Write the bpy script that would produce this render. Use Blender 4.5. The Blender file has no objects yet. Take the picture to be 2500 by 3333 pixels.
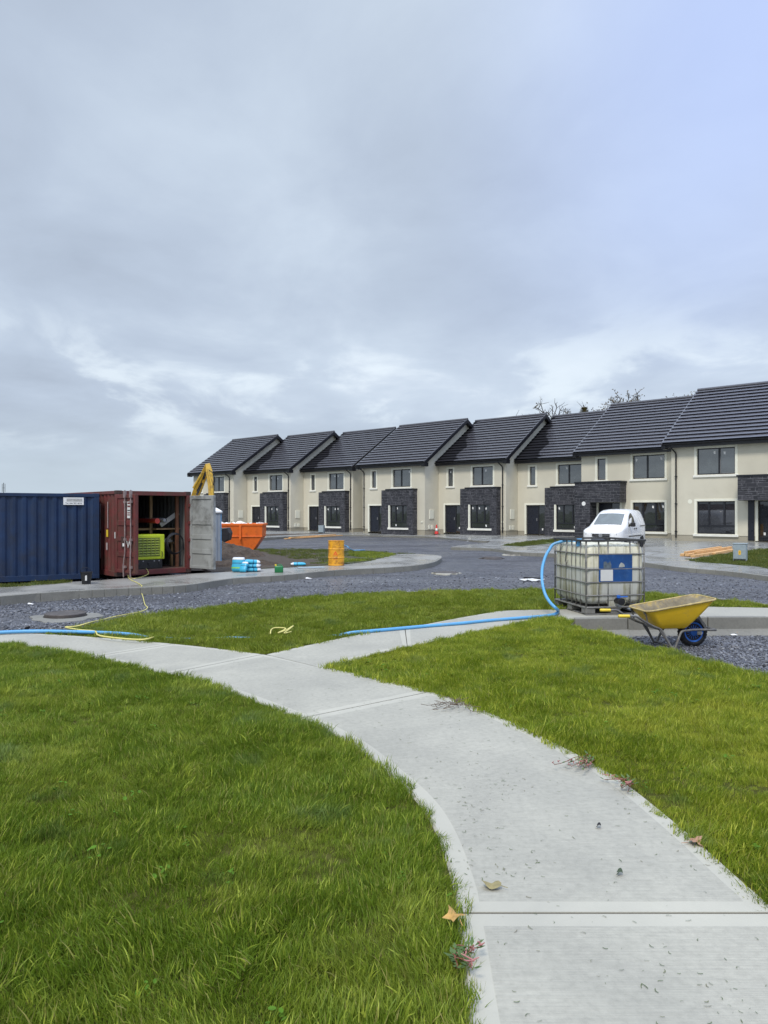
import bpy, bmesh, math, random
import numpy as np
from mathutils import Vector, Matrix
random.seed(7); rng = np.random.default_rng(11)
SC = bpy.context.scene
COL = SC.collection
R = math.radians
F_, CX_, YH_, EYE = 2471.0, 1250.0, 1667.0, 1.6

def W(px, py, z=0.0):
    "photo pixel on the plane at height z -> world x, y, z"
    d = F_ * (EYE - z) / (py - YH_)
    return ((px - CX_) / F_ * d, d, z)

# ------------------------------------------------------------------ mesh builder
class MB:
    def __init__(s): s.v = []; s.f = []; s.m = []; s.cur = 0
    def add(s, vs, fs):
        o = len(s.v); s.v += [tuple(p) for p in vs]
        for f in fs: s.f.append(tuple(i + o for i in f)); s.m.append(s.cur)
        return s
    def box(s, x0, x1, y0, y1, z0, z1):
        return s.add([(x0,y0,z0),(x1,y0,z0),(x1,y1,z0),(x0,y1,z0),(x0,y0,z1),(x1,y0,z1),(x1,y1,z1),(x0,y1,z1)],
              [(0,3,2,1),(4,5,6,7),(0,1,5,4),(1,2,6,5),(2,3,7,6),(3,0,4,7)])
    def hexa(s, lo, hi):
        "two quads (4 points each, same winding) joined into a block"
        return s.add(list(lo) + list(hi), [(0,3,2,1),(4,5,6,7),(0,1,5,4),(1,2,6,5),(2,3,7,6),(3,0,4,7)])
    def bar(s, p0, p1, w, h, up=(0,0,1)):
        "rectangular bar from p0 to p1"
        p0 = Vector(p0); p1 = Vector(p1); d = (p1 - p0).normalized(); up = Vector(up)
        if abs(d.dot(up)) > .95: up = Vector((1,0,0))
        a = d.cross(up).normalized() * w / 2; b = a.cross(d).normalized() * h / 2
        return s.hexa([p0-a-b, p0+a-b, p0+a+b, p0-a+b], [p1-a-b, p1+a-b, p1+a+b, p1-a+b])
    def tube(s, pts, r, n=8, caps=True, closed=False):
        P = [Vector(p) for p in pts]; k = len(P); rs = r if isinstance(r, (list, tuple)) else [r]*k
        prev = None; rings = []
        for i, p in enumerate(P):
            if closed: t = P[(i+1) % k] - P[i-1]
            else: t = (P[min(i+1, k-1)] - P[max(i-1, 0)])
            t.normalize()
            if prev is None:
                u = Vector((0,0,1)) if abs(t.z) < .9 else Vector((1,0,0))
                a = t.cross(u).normalized()
            else:
                a = (prev - t * prev.dot(t))
                a = a.normalized() if a.length > 1e-6 else t.orthogonal().normalized()
            prev = a; b = t.cross(a)
            rings.append([p + (a*math.cos(2*math.pi*j/n) + b*math.sin(2*math.pi*j/n))*rs[i] for j in range(n)])
        return s.loft(rings, caps and not closed, loop=closed)
    def loft(s, rings, caps=True, loop=False, closed_ring=True):
        n = len(rings[0]); vs = [p for r_ in rings for p in r_]; fs = []
        m = len(rings)
        for i in range(m if loop else m-1):
            i2 = (i+1) % m
            for j in range(n if closed_ring else n-1):
                j2 = (j+1) % n
                fs.append((i*n+j, i*n+j2, i2*n+j2, i2*n+j))
        if caps and not loop:
            fs.append(tuple(reversed(range(n)))); fs.append(tuple((m-1)*n+j for j in range(n)))
        return s.add(vs, fs)
    def cyl(s, p0, p1, r0, r1=None, n=16, caps=True):
        return s.tube([p0, p1], [r0, r0 if r1 is None else r1], n, caps)
    def lathe(s, prof, c=(0,0,0), n=24, axis='z'):
        rings = []
        for r_, h in prof:
            ring = []
            for j in range(n):
                a = 2*math.pi*j/n
                q = (r_*math.cos(a), r_*math.sin(a), h)
                if axis == 'y': q = (q[0], q[2], -q[1])
                if axis == 'x': q = (q[2], q[0], q[1])
                ring.append((q[0]+c[0], q[1]+c[1], q[2]+c[2]))
            rings.append(ring)
        return s.loft(rings, True)
    def prism(s, poly, y0, y1, axis='y'):
        "polygon given in two coordinates, pushed along the third"
        def mk(a, b, t): return {'y': (a, t, b), 'x': (t, a, b), 'z': (a, b, t)}[axis]
        n = len(poly)
        vs = [mk(a, b, y0) for a, b in poly] + [mk(a, b, y1) for a, b in poly]
        fs = [tuple(range(n)), tuple(reversed(range(n, 2*n)))] + [(i, n+i, n+(i+1) % n, (i+1) % n) for i in range(n)]
        return s.add(vs, fs)
    def build(s, name, mat, parent=None, smooth=False, bevel=0.0, seg=2, sub=0):
        me = bpy.data.meshes.new(name)
        me.from_pydata(s.v, [], s.f); me.validate()
        mats = mat if isinstance(mat, (list, tuple)) else [mat]
        for x in mats: me.materials.append(x)
        if len(mats) > 1 and len(me.polygons) == len(s.m): me.polygons.foreach_set('material_index', s.m)
        bm = bmesh.new(); bm.from_mesh(me); bmesh.ops.recalc_face_normals(bm, faces=bm.faces)
        uv = bm.loops.layers.uv.new('UVMap')
        for f in bm.faces:
            n = f.normal
            for l in f.loops:
                c = l.vert.co
                l[uv].uv = (c.x, c.y) if abs(n.z) > .75 else ((c.x, c.z) if abs(n.y) >= abs(n.x) else (c.y + 3.37, c.z))
            f.smooth = smooth
        bm.to_mesh(me); bm.free()
        o = bpy.data.objects.new(name, me); COL.objects.link(o)
        if parent is not None: o.parent = parent
        if bevel:
            b = o.modifiers.new('b', 'BEVEL'); b.width = bevel; b.segments = seg; b.limit_method = 'ANGLE'; b.angle_limit = R(35)
        if sub:
            b = o.modifiers.new('s', 'SUBSURF'); b.levels = sub; b.render_levels = sub
        return o

def tag(o, label=None, cat=None, group=None, kind=None):
    if label: o['label'] = label
    if cat: o['category'] = cat
    if group: o['group'] = group
    if kind: o['kind'] = kind
    return o
def empty(name, loc, rz=0.0, label=None, cat=None, group=None):
    o = bpy.data.objects.new(name, None); COL.objects.link(o)
    o.location = loc; o.rotation_euler = (0, 0, rz)
    return tag(o, label, cat, group)
def smooth_angle(o, ang=35):
    for p in o.data.polygons: p.use_smooth = True
    try: o.data.set_sharp_from_angle(angle=R(ang))
    except Exception: pass
    return o
def copy_tree(o, parent=None):
    c = o.copy(); COL.objects.link(c)
    if parent is not None: c.parent = parent
    for ch in list(o.children): copy_tree(ch, c)
    return c
def crom(pts, n=8):
    "Catmull-Rom through points"
    P = [Vector(p) for p in pts]; P = [2*P[0]-P[1]] + P + [2*P[-1]-P[-2]]; out = []
    for i in range(1, len(P)-2):
        p0, p1, p2, p3 = P[i-1:i+3]
        for k in range(n):
            t = k/n
            out.append(.5*((2*p1) + (p2-p0)*t + (2*p0-5*p1+4*p2-p3)*t*t + (3*p1-p0-3*p2+p3)*t**3))
    out.append(P[-2]); return out
def text(body, size, parent, loc, rot, mat, name='lettering', align='CENTER', sx=1.0):
    c = bpy.data.curves.new(name, 'FONT'); c.body = body; c.size = size; c.align_x = align; c.align_y = 'CENTER'; c.extrude = .001
    o = bpy.data.objects.new(name, c); COL.objects.link(o); c.materials.append(mat)
    bpy.context.view_layer.update()
    me = bpy.data.meshes.new_from_object(o.evaluated_get(bpy.context.evaluated_depsgraph_get())); bpy.data.objects.remove(o)
    o = bpy.data.objects.new(name, me); COL.objects.link(o)
    if not me.materials: me.materials.append(mat)
    o.parent = parent; o.location = loc; o.rotation_euler = rot; o.scale = (sx, 1, 1)
    return o

# ------------------------------------------------------------------ materials
class NT:
    def __init__(s, nt): s.nt = nt
    def n(s, t, **kw):
        x = s.nt.nodes.new(t)
        for k, v in kw.items():
            if k.startswith('i_'):
                key = k[2:].replace('_', ' '); x.inputs[int(key) if key.isdigit() else key].default_value = v
            else: setattr(x, k, v)
        return x
    def l(s, a, b): s.nt.links.new(a, b)
    def math(s, op, a, b=None, clamp=False):
        x = s.n('ShaderNodeMath', operation=op, use_clamp=clamp)
        for i, q in enumerate((a, b)):
            if q is None: continue
            if isinstance(q, (int, float)): x.inputs[i].default_value = q
            else: s.l(q, x.inputs[i])
        return x.outputs[0]
    def noise(s, vec, scale, detail=4, rough=.55, dist=0.0):
        x = s.n('ShaderNodeTexNoise'); x.inputs['Scale'].default_value = scale; x.inputs['Detail'].default_value = detail
        x.inputs['Roughness'].default_value = rough; x.inputs['Distortion'].default_value = dist
        if vec is not None: s.l(vec, x.inputs['Vector'])
        return x.outputs['Fac']
    def ramp(s, fac, stops, interp='LINEAR'):
        x = s.n('ShaderNodeValToRGB'); cr = x.color_ramp; cr.interpolation = interp
        while len(cr.elements) < len(stops): cr.elements.new(.5)
        for e, (p, c) in zip(cr.elements, stops):
            e.position = p; e.color = (c, c, c, 1) if isinstance(c, (int, float)) else (*c, 1)
        s.l(fac, x.inputs[0]); return x.outputs[0]
    def mix(s, fac, a, b, blend='MIX'):
        x = s.n('ShaderNodeMix', data_type='RGBA', blend_type=blend)
        for i, q in ((0, fac), (6, a), (7, b)):
            if isinstance(q, (int, float)): x.inputs[i].default_value = q
            elif isinstance(q, tuple): x.inputs[i].default_value = (*q, 1) if len(q) == 3 else q
            else: s.l(q, x.inputs[i])
        return x.outputs[2]
    def mapr(s, v, a, b, c=0.0, d=1.0):
        x = s.n('ShaderNodeMapRange', interpolation_type='SMOOTHSTEP')
        for i, q in enumerate((v, a, b, c, d)):
            if isinstance(q, (int, float)): x.inputs[i].default_value = q
            else: s.l(q, x.inputs[i])
        return x.outputs[0]
    def bump(s, h, strength=.5, dist=.02):
        x = s.n('ShaderNodeBump'); x.inputs['Strength'].default_value = strength; x.inputs['Distance'].default_value = dist
        s.l(h, x.inputs['Height']); return x.outputs[0]
def new_mat(name):
    m = bpy.data.materials.new(name); m.use_nodes = True; nt = m.node_tree; t = NT(nt)
    return m, t, nt.nodes['Principled BSDF']
def setb(b, **kw):
    for k, v in kw.items():
        k = k.replace('_', ' ')
        b.inputs[k].default_value = (*v, 1) if isinstance(v, tuple) and len(v) == 3 else v
def mat(name, c, rough=.6, var=.15, vs=3.0, bump=0.0, bs=60.0, metal=0.0, spec=.5, dirt=None, ds=4.0, damt=.45, rv=.1, fine=None, coat=0.0):
    "painted / plain material: tone noise, optional dirt patches, roughness noise, fine bump"
    m, t, b = new_mat(name)
    co = t.n('ShaderNodeTexCoord').outputs['Object']
    n1 = t.noise(co, vs, 5)
    lo = tuple(x*(1-var) for x in c); hi = tuple(min(1, x*(1+var)) for x in c)
    colr = t.ramp(n1, [(.3, lo), (.7, hi)])
    if dirt:
        n2 = t.noise(co, ds, 8, .68, .4)
        colr = t.mix(t.mapr(n2, .62 - damt*.3, .75, 0, damt*1.6), colr, dirt)
    t.l(colr, b.inputs['Base Color'])
    n3 = t.noise(co, vs*2.3, 3)
    t.l(t.mapr(n3, .3, .7, max(.02, rough-rv), min(1, rough+rv)), b.inputs['Roughness'])
    setb(b, Metallic=metal); b.inputs['Specular IOR Level'].default_value = spec
    if coat: b.inputs['Coat Weight'].default_value = coat; b.inputs['Coat Roughness'].default_value = .08
    if bump:
        t.l(t.bump(t.noise(co, bs, 4), bump, .01), b.inputs['Normal'])
    return m
M = {}
M['render'] = mat('plaster_render', (.62,.585,.475), .88, .05, .8, .25, 90, dirt=(.53,.50,.40), ds=1.1, damt=.3)
M['plinth'] = mat('plaster_plinth', (.37,.34,.265), .85, .08, 1.2, .2, 90)
M['trim'] = mat('cream_trim', (.80,.79,.67), .75, .05, 2)
M['white'] = mat('white_paint', (.80,.80,.78), .6, .04, 3)
M['sill'] = mat('sill_concrete', (.78,.77,.70), .7, .06, 4)
M['black'] = mat('black_upvc', (.008,.008,.011), .4, .1, 3)
M['frame'] = mat('anthracite_frame', (.012,.013,.018), .4, .1, 3)
M['dark'] = mat('dark_void', (.010,.010,.014), .7, .1, 3)
M['door'] = mat('navy_door', (.010,.012,.022), .35, .1, 3)
M['grey_trim'] = mat('grey_trim', (.30,.30,.31), .5, .05, 3)
def glass_mat(name, tint, ior, rough=.02):
    m, t, b = new_mat(name); setb(b, Roughness=rough); b.inputs['IOR'].default_value = ior
    co = t.n('ShaderNodeTexCoord').outputs['Object']
    n = t.noise(co, 1.4, 4, .6, .6)
    t.l(t.ramp(n, [(.35, tint), (.7, tuple(x*1.9+.006 for x in tint))]), b.inputs['Base Color'])
    w = t.noise(co, .9, 2)
    t.l(t.bump(w, .05, .05), b.inputs['Normal'])
    return m
M['pane_up'] = glass_mat('upper_glass', (.035,.040,.042), 2.3)
M['pane_low'] = glass_mat('lower_glass', (.018,.019,.022), 1.75)
M['pane_van'] = glass_mat('van_glass', (.05,.062,.062), 2.0)
# ------------------------------------------------------------------ camera, sky, sun
cam = bpy.data.cameras.new('camera'); cam_o = bpy.data.objects.new('camera', cam); COL.objects.link(cam_o)
cam_o.location = (0, 0, EYE); cam_o.rotation_euler = (R(90), 0, 0)
cam.sensor_fit = 'VERTICAL'; cam.sensor_height = 24; cam.lens = F_/3333*24; cam.clip_end = 4000; cam.clip_start = .05
SC.camera = cam_o
SC.view_settings.view_transform = 'Standard'; SC.view_settings.look = 'None'
SC.view_settings.exposure = 0.60; SC.view_settings.gamma = 1.0
SUN_EL, SUN_AZ = R(52), R(200)      # azimuth clockwise from +Y: behind the camera, a little to its left
wd = bpy.data.worlds.new('World'); SC.world = wd; wd.use_nodes = True
t = NT(wd.node_tree); bg = wd.node_tree.nodes['Background']
sky = t.n('ShaderNodeTexSky', sky_type='NISHITA'); sky.sun_disc = False; sky.sun_elevation = SUN_EL; sky.sun_rotation = SUN_AZ
sky.dust_density = 3
tc = t.n('ShaderNodeTexCoord').outputs['Generated']
sp = t.n('ShaderNodeSeparateXYZ'); t.l(tc, sp.inputs[0]); X, Y, Z = sp.outputs
zz = t.math('ADD', t.math('MAXIMUM', Z, 0.0), .16)
cv = t.n('ShaderNodeCombineXYZ'); t.l(t.math('DIVIDE', X, zz), cv.inputs[0]); t.l(t.math('DIVIDE', Y, zz), cv.inputs[1])
mp = t.n('ShaderNodeMapping'); mp.inputs['Location'].default_value = (3.1, 1.7, .4); mp.inputs['Rotation'].default_value = (0, 0, .5)
mp.inputs['Scale'].default_value = (1.0, .8, 1); t.l(cv.outputs[0], mp.inputs[0]); cv = mp.outputs[0]
n1 = t.noise(cv, .62, 8, .52, .25); n2 = t.noise(cv, 1.9, 8, .55, .3); n3 = t.noise(cv, .34, 3, .5)
c = t.math('ADD', t.math('MULTIPLY', n1, .62), t.math('MULTIPLY', n2, .38))
cl = t.ramp(c, [(.34, (.31,.36,.44)), (.46, (.372,.433,.525)), (.56, (.445,.513,.602)), (.68, (.59,.648,.722))])
# thin blue showing through high on the right
bl = t.math('MULTIPLY', t.mapr(X, .0, .42), t.mapr(Z, .10, .40))
bl = t.math('MULTIPLY', bl, t.mapr(n3, .30, .62, .35, 1.0))
cl = t.mix(t.math('MULTIPLY', bl, .8), cl, (.40,.50,.80))
# paler, greener band above the horizon
cl = t.mix(t.mapr(Z, .0, .15, .8, 0.0), cl, (.415,.49,.55))
# bright breaks in the cloud deck, low down
br = t.math('MULTIPLY', t.mapr(Z, .06, .13), t.mapr(Z, .17, .26, 1.0, 0.0))
br = t.math('MULTIPLY', br, t.mapr(n2, .50, .66))
cl = t.mix(t.math('MULTIPLY', br, .6), cl, (.64,.71,.76))
# overcast: brighter towards the zenith, above the picture
zen = t.mapr(Z, .57, .95, 1.0, 2.9)
vm = t.n('ShaderNodeVectorMath', operation='SCALE'); t.l(cl, vm.inputs[0]); t.l(zen, vm.inputs['Scale'])
sk = t.n('ShaderNodeVectorMath', operation='SCALE'); t.l(sky.outputs[0], sk.inputs[0]); sk.inputs['Scale'].default_value = .05
fin = t.mix(.88, sk.outputs[0], vm.outputs[0])
t.l(fin, bg.inputs['Color']); bg.inputs['Strength'].default_value = 1.0
sun = bpy.data.lights.new('sun', 'SUN'); sun.energy = 1.5; sun.angle = R(13); sun.color = (1.0, .94, .85)
so = bpy.data.objects.new('sun', sun); COL.objects.link(so)
sd = Vector((math.sin(SUN_AZ)*math.cos(SUN_EL), math.cos(SUN_AZ)*math.cos(SUN_EL), math.sin(SUN_EL)))
so.rotation_euler = sd.to_track_quat('Z', 'Y').to_euler(); so.location = sd * 50
# ------------------------------------------------------------------ ground
CTRL = [(3.6,10.4,-.27),(5.5,11.2,-.27),(9,11.5,-.28),(2.6,10.6,-.24),(-9,17.8,-.59),(-5,18.5,-.56),(-4.7,10.7,-.10),(-8,11.5,-.2),(-5.8,14.2,-.36),(0,22,-.5),(5,20,-.45),(10,18,-.42),
  (-8,45,-.44),(-3,50,-.34),(5,48,-.24),(2,40,-.40),(0,33,-.46),(8,30,-.43),(11,24,-.42),(-15,60,-.26),(-10,56,-.28),(-24,62,-.3),(-2,57,-.24),(6,46,-.26),(7.5,47,-.2),
  (12,20,-.42),(0,8,-.45),(0,0,-.6),(3,4,-.5),(-6,5,-.5),(-30,30,-.55),(-12,27,-.46),(-6,31,-.42),(-16,40,-.46),(20,45,-.3),(30,30,-.35),(0,72,-.2),(16,58,-.2),(-14,80,-.3),(30,60,-.2),(40,-10,-.6),(-40,-10,-.6),(0,-20,-.6)]
CA = np.array(CTRL)
def gz(x, y):
    x = np.asarray(x, float); y = np.asarray(y, float)
    d2 = (x[..., None]-CA[:,0])**2 + (y[..., None]-CA[:,1])**2 + .6
    w = d2**-1.6
    return (w*CA[:,2]).sum(-1)/w.sum(-1)
def gz1(x, y): return float(gz(np.array([x]), np.array([y]))[0])
xs = np.concatenate([[-1500,-500,-180,-90], np.arange(-45, 45.01, .75), [90,180,500,1500]])
ys = np.concatenate([[-1500,-400,-120,-60], np.arange(-25, 95.01, .75), [150,300,700,1500]])
gx, gy = np.meshgrid(xs, ys); g_z = gz(gx, gy)
far = (np.abs(gx) > 46) | (gy > 96) | (gy < -26); g_z[far] = -.6
me = bpy.data.meshes.new('gravel_road'); nx, ny = len(xs), len(ys)
fs = [(j*nx+i, j*nx+i+1, (j+1)*nx+i+1, (j+1)*nx+i) for j in range(ny-1) for i in range(nx-1)]
me.from_pydata(np.stack([gx, gy, g_z], -1).reshape(-1, 3).tolist(), [], fs)
for p in me.polygons: p.use_smooth = True
ground = bpy.data.objects.new('gravel_road', me); COL.objects.link(ground); tag(ground, kind='structure')
m, t, b = new_mat('slate_gravel'); P = t.n('ShaderNodeNewGeometry').outputs['Position']
vor = t.n('ShaderNodeTexVoronoi', i_Scale=24.0); t.l(P, vor.inputs['Vector']); vor.inputs['Randomness'].default_value = 1
vor2 = t.n('ShaderNodeTexVoronoi', i_Scale=9.0); t.l(P, vor2.inputs['Vector'])
s1 = t.n('ShaderNodeSeparateColor'); t.l(vor.outputs['Color'], s1.inputs[0])
s2 = t.n('ShaderNodeSeparateColor'); t.l(vor2.outputs['Color'], s2.inputs[0])
tone = t.math('ADD', t.math('MULTIPLY', s1.outputs[0], .6), t.math('MULTIPLY', s2.outputs[1], .4))
cg = t.ramp(tone, [(.05, (.044,.044,.049)), (.45, (.088,.087,.092)), (.8, (.134,.136,.147)), (1.0, (.23,.232,.24))])
big = t.noise(P, .35, 6, .6, .5)
cg = t.mix(t.mapr(big, .42, .66, 0, .55), cg, (.068,.072,.088))
mid = t.noise(P, 3.5, 7, .75, .3); cg = t.mix(t.mapr(mid, .52, .72, 0, .6), cg, (.19,.19,.21)); rm = t.n('ShaderNodeMapping'); rm.inputs['Scale'].default_value = (.10, .85, 1); rm.inputs['Rotation'].default_value = (0, 0, -.22); t.l(P, rm.inputs[0]); rut = t.noise(rm.outputs[0], 1.0, 4, .5, .25)
cg = t.mix(t.mapr(rut, .54, .62, 0, .45), cg, (.05,.05,.055)); cg = t.mix(t.mapr(rut, .44, .36, 0, .35), cg, (.15,.15,.155))
cg = t.mix(t.mapr(mid, .46, .30, 0, .6), cg, (.045,.047,.056))
fld = t.n('ShaderNodeSeparateXYZ'); t.l(P, fld.inputs[0])
away = t.math('MAXIMUM', t.mapr(fld.outputs[1], 78, 84), t.mapr(t.math('ABSOLUTE', fld.outputs[0]), 34, 40))
away = t.math('MAXIMUM', away, t.mapr(fld.outputs[1], -6, -12))
cg = t.mix(away, cg, t.ramp(t.noise(P, .8, 6), [(.3, (.04,.075,.012)), (.7, (.09,.13,.03))]))
t.l(cg, b.inputs['Base Color'])
t.l(t.mapr(t.noise(P, .5, 5, .6), .4, .62, .38, .85), b.inputs['Roughness'])
hgt = t.math('ADD', t.math('MULTIPLY', vor.outputs['Distance'], .6), t.math('MULTIPLY', tone, .8))
t.l(t.bump(hgt, .9, .05), b.inputs['Normal'])
me.materials.append(m); M['gravel'] = m
m, t, b = new_mat('slate_chip'); oi = t.n('ShaderNodeObjectInfo').outputs['Random']
t.l(t.ramp(oi, [(0, (.05,.052,.06)), (.5, (.10,.104,.118)), (.88, (.155,.16,.176)), (1, (.25,.255,.265))]), b.inputs['Base Color']); setb(b, Roughness=.5); M['chip'] = m

# ------------------------------------------------------------------ concrete
def concrete(name, c, wet=0.0, band=False, broom=False, stain=.5):
    m, t, b = new_mat(name); P = t.n('ShaderNodeNewGeometry').outputs['Position']
    n = t.noise(P, 1.1, 8, .66, .5); f = t.noise(P, 26, 6, .7); g = t.noise(P, 140, 2)
    colr = t.ramp(n, [(.3, tuple(x*(1-.22*stain) for x in c)), (.68, tuple(x*(1+.12*stain) for x in c))])
    colr = t.mix(.5, colr, t.ramp(f, [(.32, (.36,.36,.36)), (.5, (.5,.5,.5)), (.72, (.62,.62,.62))]), 'OVERLAY')
    colr = t.mix(t.mapr(g, .66, .74, 0, .35), colr, tuple(x*.55 for x in c))
    h = t.math('ADD', t.math('MULTIPLY', f, .5), t.math('MULTIPLY', g, .5))
    if band:
        at = t.n('ShaderNodeAttribute', attribute_name='band'); bf = at.outputs['Fac']
        colr = t.mix(t.math('MINIMUM', bf, 1.0), colr, t.ramp(n, [(.3, tuple(x*1.0 for x in c)), (.7, tuple(min(1, x*1.22) for x in c))]))
        colr = t.mix(t.mapr(bf, 1.05, 1.6), colr, (.17,.16,.135)); bf = t.math('MINIMUM', bf, 1.0)
        al = t.n('ShaderNodeAttribute', attribute_name='along').outputs['Fac']
        w = t.n('ShaderNodeTexNoise'); w.noise_dimensions = '2D'; w.inputs['Scale'].default_value = 1; w.inputs['Detail'].default_value = 3
        ac = t.n('ShaderNodeAttribute', attribute_name='across').outputs['Fac']
        cb = t.n('ShaderNodeCombineXYZ'); t.l(t.math('MULTIPLY', al, 95), cb.inputs[0]); t.l(t.math('MULTIPLY', ac, 3.0), cb.inputs[1]); t.l(cb.outputs[0], w.inputs['Vector'])
        inv = t.math('SUBTRACT', 1.0, bf)
        br = t.math('MULTIPLY', w.outputs['Fac'], inv)
        colr = t.mix(t.math('MULTIPLY', t.mapr(w.outputs['Fac'], .35, .7), t.math('MULTIPLY', inv, .24)), colr, tuple(x*.72 for x in c))
        h = t.math('ADD', h, t.math('MULTIPLY', br, 1.0))
    if wet:
        wn = t.noise(P, .55, 6, .62, .8)
        wf = t.mapr(wn, .5 - .20*wet, .66)
        colr = t.mix(t.math('MULTIPLY', wf, .35), colr, tuple(x*.5 for x in c))
        t.l(t.mapr(wf, 0, 1, .45, .19), b.inputs['Roughness'])
        h = t.math('MULTIPLY', h, t.math('SUBTRACT', 1.0, t.math('MULTIPLY', wf, .93)))
    else:
        t.l(t.mapr(n, .3, .7, .62, .85), b.inputs['Roughness'])
    t.l(colr, b.inputs['Base Color']); t.l(t.bump(h, .35, .006), b.inputs['Normal'])
    return m
M['path'] = concrete('brushed_concrete', (.375,.36,.298), 0, True, stain=.8)
M['slab'] = concrete('smooth_concrete', (.355,.34,.285))
M['pave'] = concrete('wet_pavement', (.30,.29,.26), .8)
M['drive'] = concrete('wet_driveway', (.29,.29,.275), 1.0)
M['kerb'] = concrete('kerb_concrete', (.20,.195,.17), 0, stain=1.0)

def ear_fill(top, mat_, name, z0, kind='structure', sides=True, mats=None):
    "flat-ish polygon (list of x,y,z) as a slab with a skirt down to z0"
    bm = bmesh.new(); vs = [bm.verts.new(p) for p in top]
    f = bm.faces.new(vs); bm.normal_update()
    if f.normal.z < 0: f.normal_flip()
    if sides:
        lo = [bm.verts.new((p[0], p[1], z0)) for p in top]; n = len(top)
        for i in range(n):
            q = bm.faces.new((vs[i], vs[(i+1) % n], lo[(i+1) % n], lo[i])); q.material_index = 1 if mats else 0
    bmesh.ops.triangulate(bm, faces=[f])
    me = bpy.data.meshes.new(name); bm.to_mesh(me); bm.free()
    for x in (mats or [mat_]): me.materials.append(x)
    o = bpy.data.objects.new(name, me); COL.objects.link(o)
    if kind: tag(o, kind=kind)
    return o

def strip_path(name, pairs, joints, m_, z=0.0, margins=.095, thick=.12, dens=9, first_band=False, last_band=False):
    "curved concrete path: list of (left, right) pairs; trowelled margins and real joint grooves"
    L = crom([(*a, 0) for a, _ in pairs], dens); Rr = crom([(*b_, 0) for _, b_ in pairs], dens)
    mid = [(a+b_)/2 for a, b_ in zip(L, Rr)]; s = [0.0]
    for i in range(1, len(mid)): s.append(s[-1] + (mid[i]-mid[i-1]).length)
    jp = [s[j*dens] for j in joints]
    rows = sorted(set([(x, 0, 0) for x in s if all(abs(x-j) > .12 for j in jp)] +
        [(j+o, o2, bnd) for j in jp for o, o2, bnd in ((-.1,0,0),(-.096,0,1),(-.008,0,1),(-.005,-.018,2.5),(.005,-.018,2.5),(.008,0,1),(.086,0,1),(.09,0,0))]))
    S = np.array(s)
    def at(C, x): return Vector([float(np.interp(x, S, [p[k] for p in C])) for k in range(3)])
    verts = []; band = []; along = []; across = []; nc = 0
    for (x, dz, bnd) in rows:
        a, b_ = at(L, x), at(Rr, x); w = (b_-a).length
        us = [0, .012, margins, margins+.004] + [w*k/6 for k in range(1, 6)] + [w-margins-.004, w-margins, w-.012, w]
        bs = [1,1,1,0] + [0]*5 + [0,1,1,1]; dzs = [-.012,0] + [0]*9 + [0,-.012]; nc = len(us)
        for u, bb, ee in zip(us, bs, dzs):
            p = a + (b_-a)*(u/w); verts.append((p.x, p.y, z+dz+ee)); band.append(max(bb, bnd)); along.append(x); across.append(u)
    n = len(rows); fs = [(i*nc+j, i*nc+j+1, (i+1)*nc+j+1, (i+1)*nc+j) for i in range(n-1) for j in range(nc-1)]
    o0 = len(verts)
    for i in range(n):
        for j in (0, nc-1):
            p = verts[i*nc+j]; verts.append((p[0], p[1], z-thick)); band.append(1); along.append(along[i*nc]); across.append(0)
    for i in range(n-1):
        fs.append((i*nc, (i+1)*nc, o0+2*(i+1), o0+2*i)); fs.append((i*nc+nc-1, o0+2*i+1, o0+2*(i+1)+1, (i+1)*nc+nc-1))
    me = bpy.data.meshes.new(name); me.from_pydata(verts, [], fs); me.materials.append(m_)
    for nm, vals in (('band', band), ('along', along), ('across', across)):
        at_ = me.attributes.new(nm, 'FLOAT', 'POINT'); at_.data.foreach_set('value', np.array(vals, dtype=np.float32))
    bm = bmesh.new(); bm.from_mesh(me); bmesh.ops.recalc_face_normals(bm, faces=bm.faces)
    if sum(f.normal.z for f in bm.faces) < 0: bmesh.ops.reverse_faces(bm, faces=bm.faces)
    bm.to_mesh(me); bm.free()
    o = bpy.data.objects.new(name, me); COL.objects.link(o); tag(o, kind='structure'); return o

MAIN = [((.05,-8),(1.36,-8)), ((.2,0),(1.5,0)), ((.255,2.0),(1.57,2.0)), ((.292,3.03),(1.575,3.03)), ((.295,3.3),(1.56,3.3)), ((.265,3.77),(1.51,3.9)),
  ((.19,4.19),(1.41,4.58)), ((.03,4.65),(1.2,5.25)), ((-.26,5.32),(.87,6.02)), ((-.65,5.89),(.42,6.77)), ((-1.47,6.87),(-.6,7.85)), ((-2.16,7.5),(-1.36,8.54)),
  ((-3.23,8.4),(-2.55,9.22)), ((-4.32,9.06),(-3.8,9.75)), ((-5.4,9.5),(-5.0,10.15))]
path_main = strip_path('footpath', MAIN, [1, 3, 9, 11, 12], M['path'])
BR_T = [W(*p)[:2] for p in ((866,2131),(1010,2099),(1200,2060),(1318,2045),(1495,2012),(1570,1999),(1626,1989))]
BR_B = [W(p[0], p[1], .02)[:2] for p in ((1045,2168),(1110,2152),(1240,2118),(1326,2100),(1453,2074),(1580,2046),(1680,2027))]
path_br = strip_path('footpath_branch', list(zip([Vector(b_)*1.0 for b_ in BR_B], [Vector(a) for a in BR_T])) if False else [(b_, a) for a, b_ in zip(BR_T, BR_B)], [3], M['path'], z=.003)
K_TOP = [W(*p) for p in ((1868,2013),(2040,2011),(2300,2008.5),(2500,2008),(2900,2012))]
FARP = [W(*p) for p in ((1626,1989),(1706,1985.6),(1816,1984),(2000,1977),(2130,1975),(2300,1975),(2500,1979),(2900,1990))]
LP_JOIN = [W(p[0], p[1], .02) for p in ((1680,2027),(1761,2012),(1807,2011),(1850,2016))]
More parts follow.
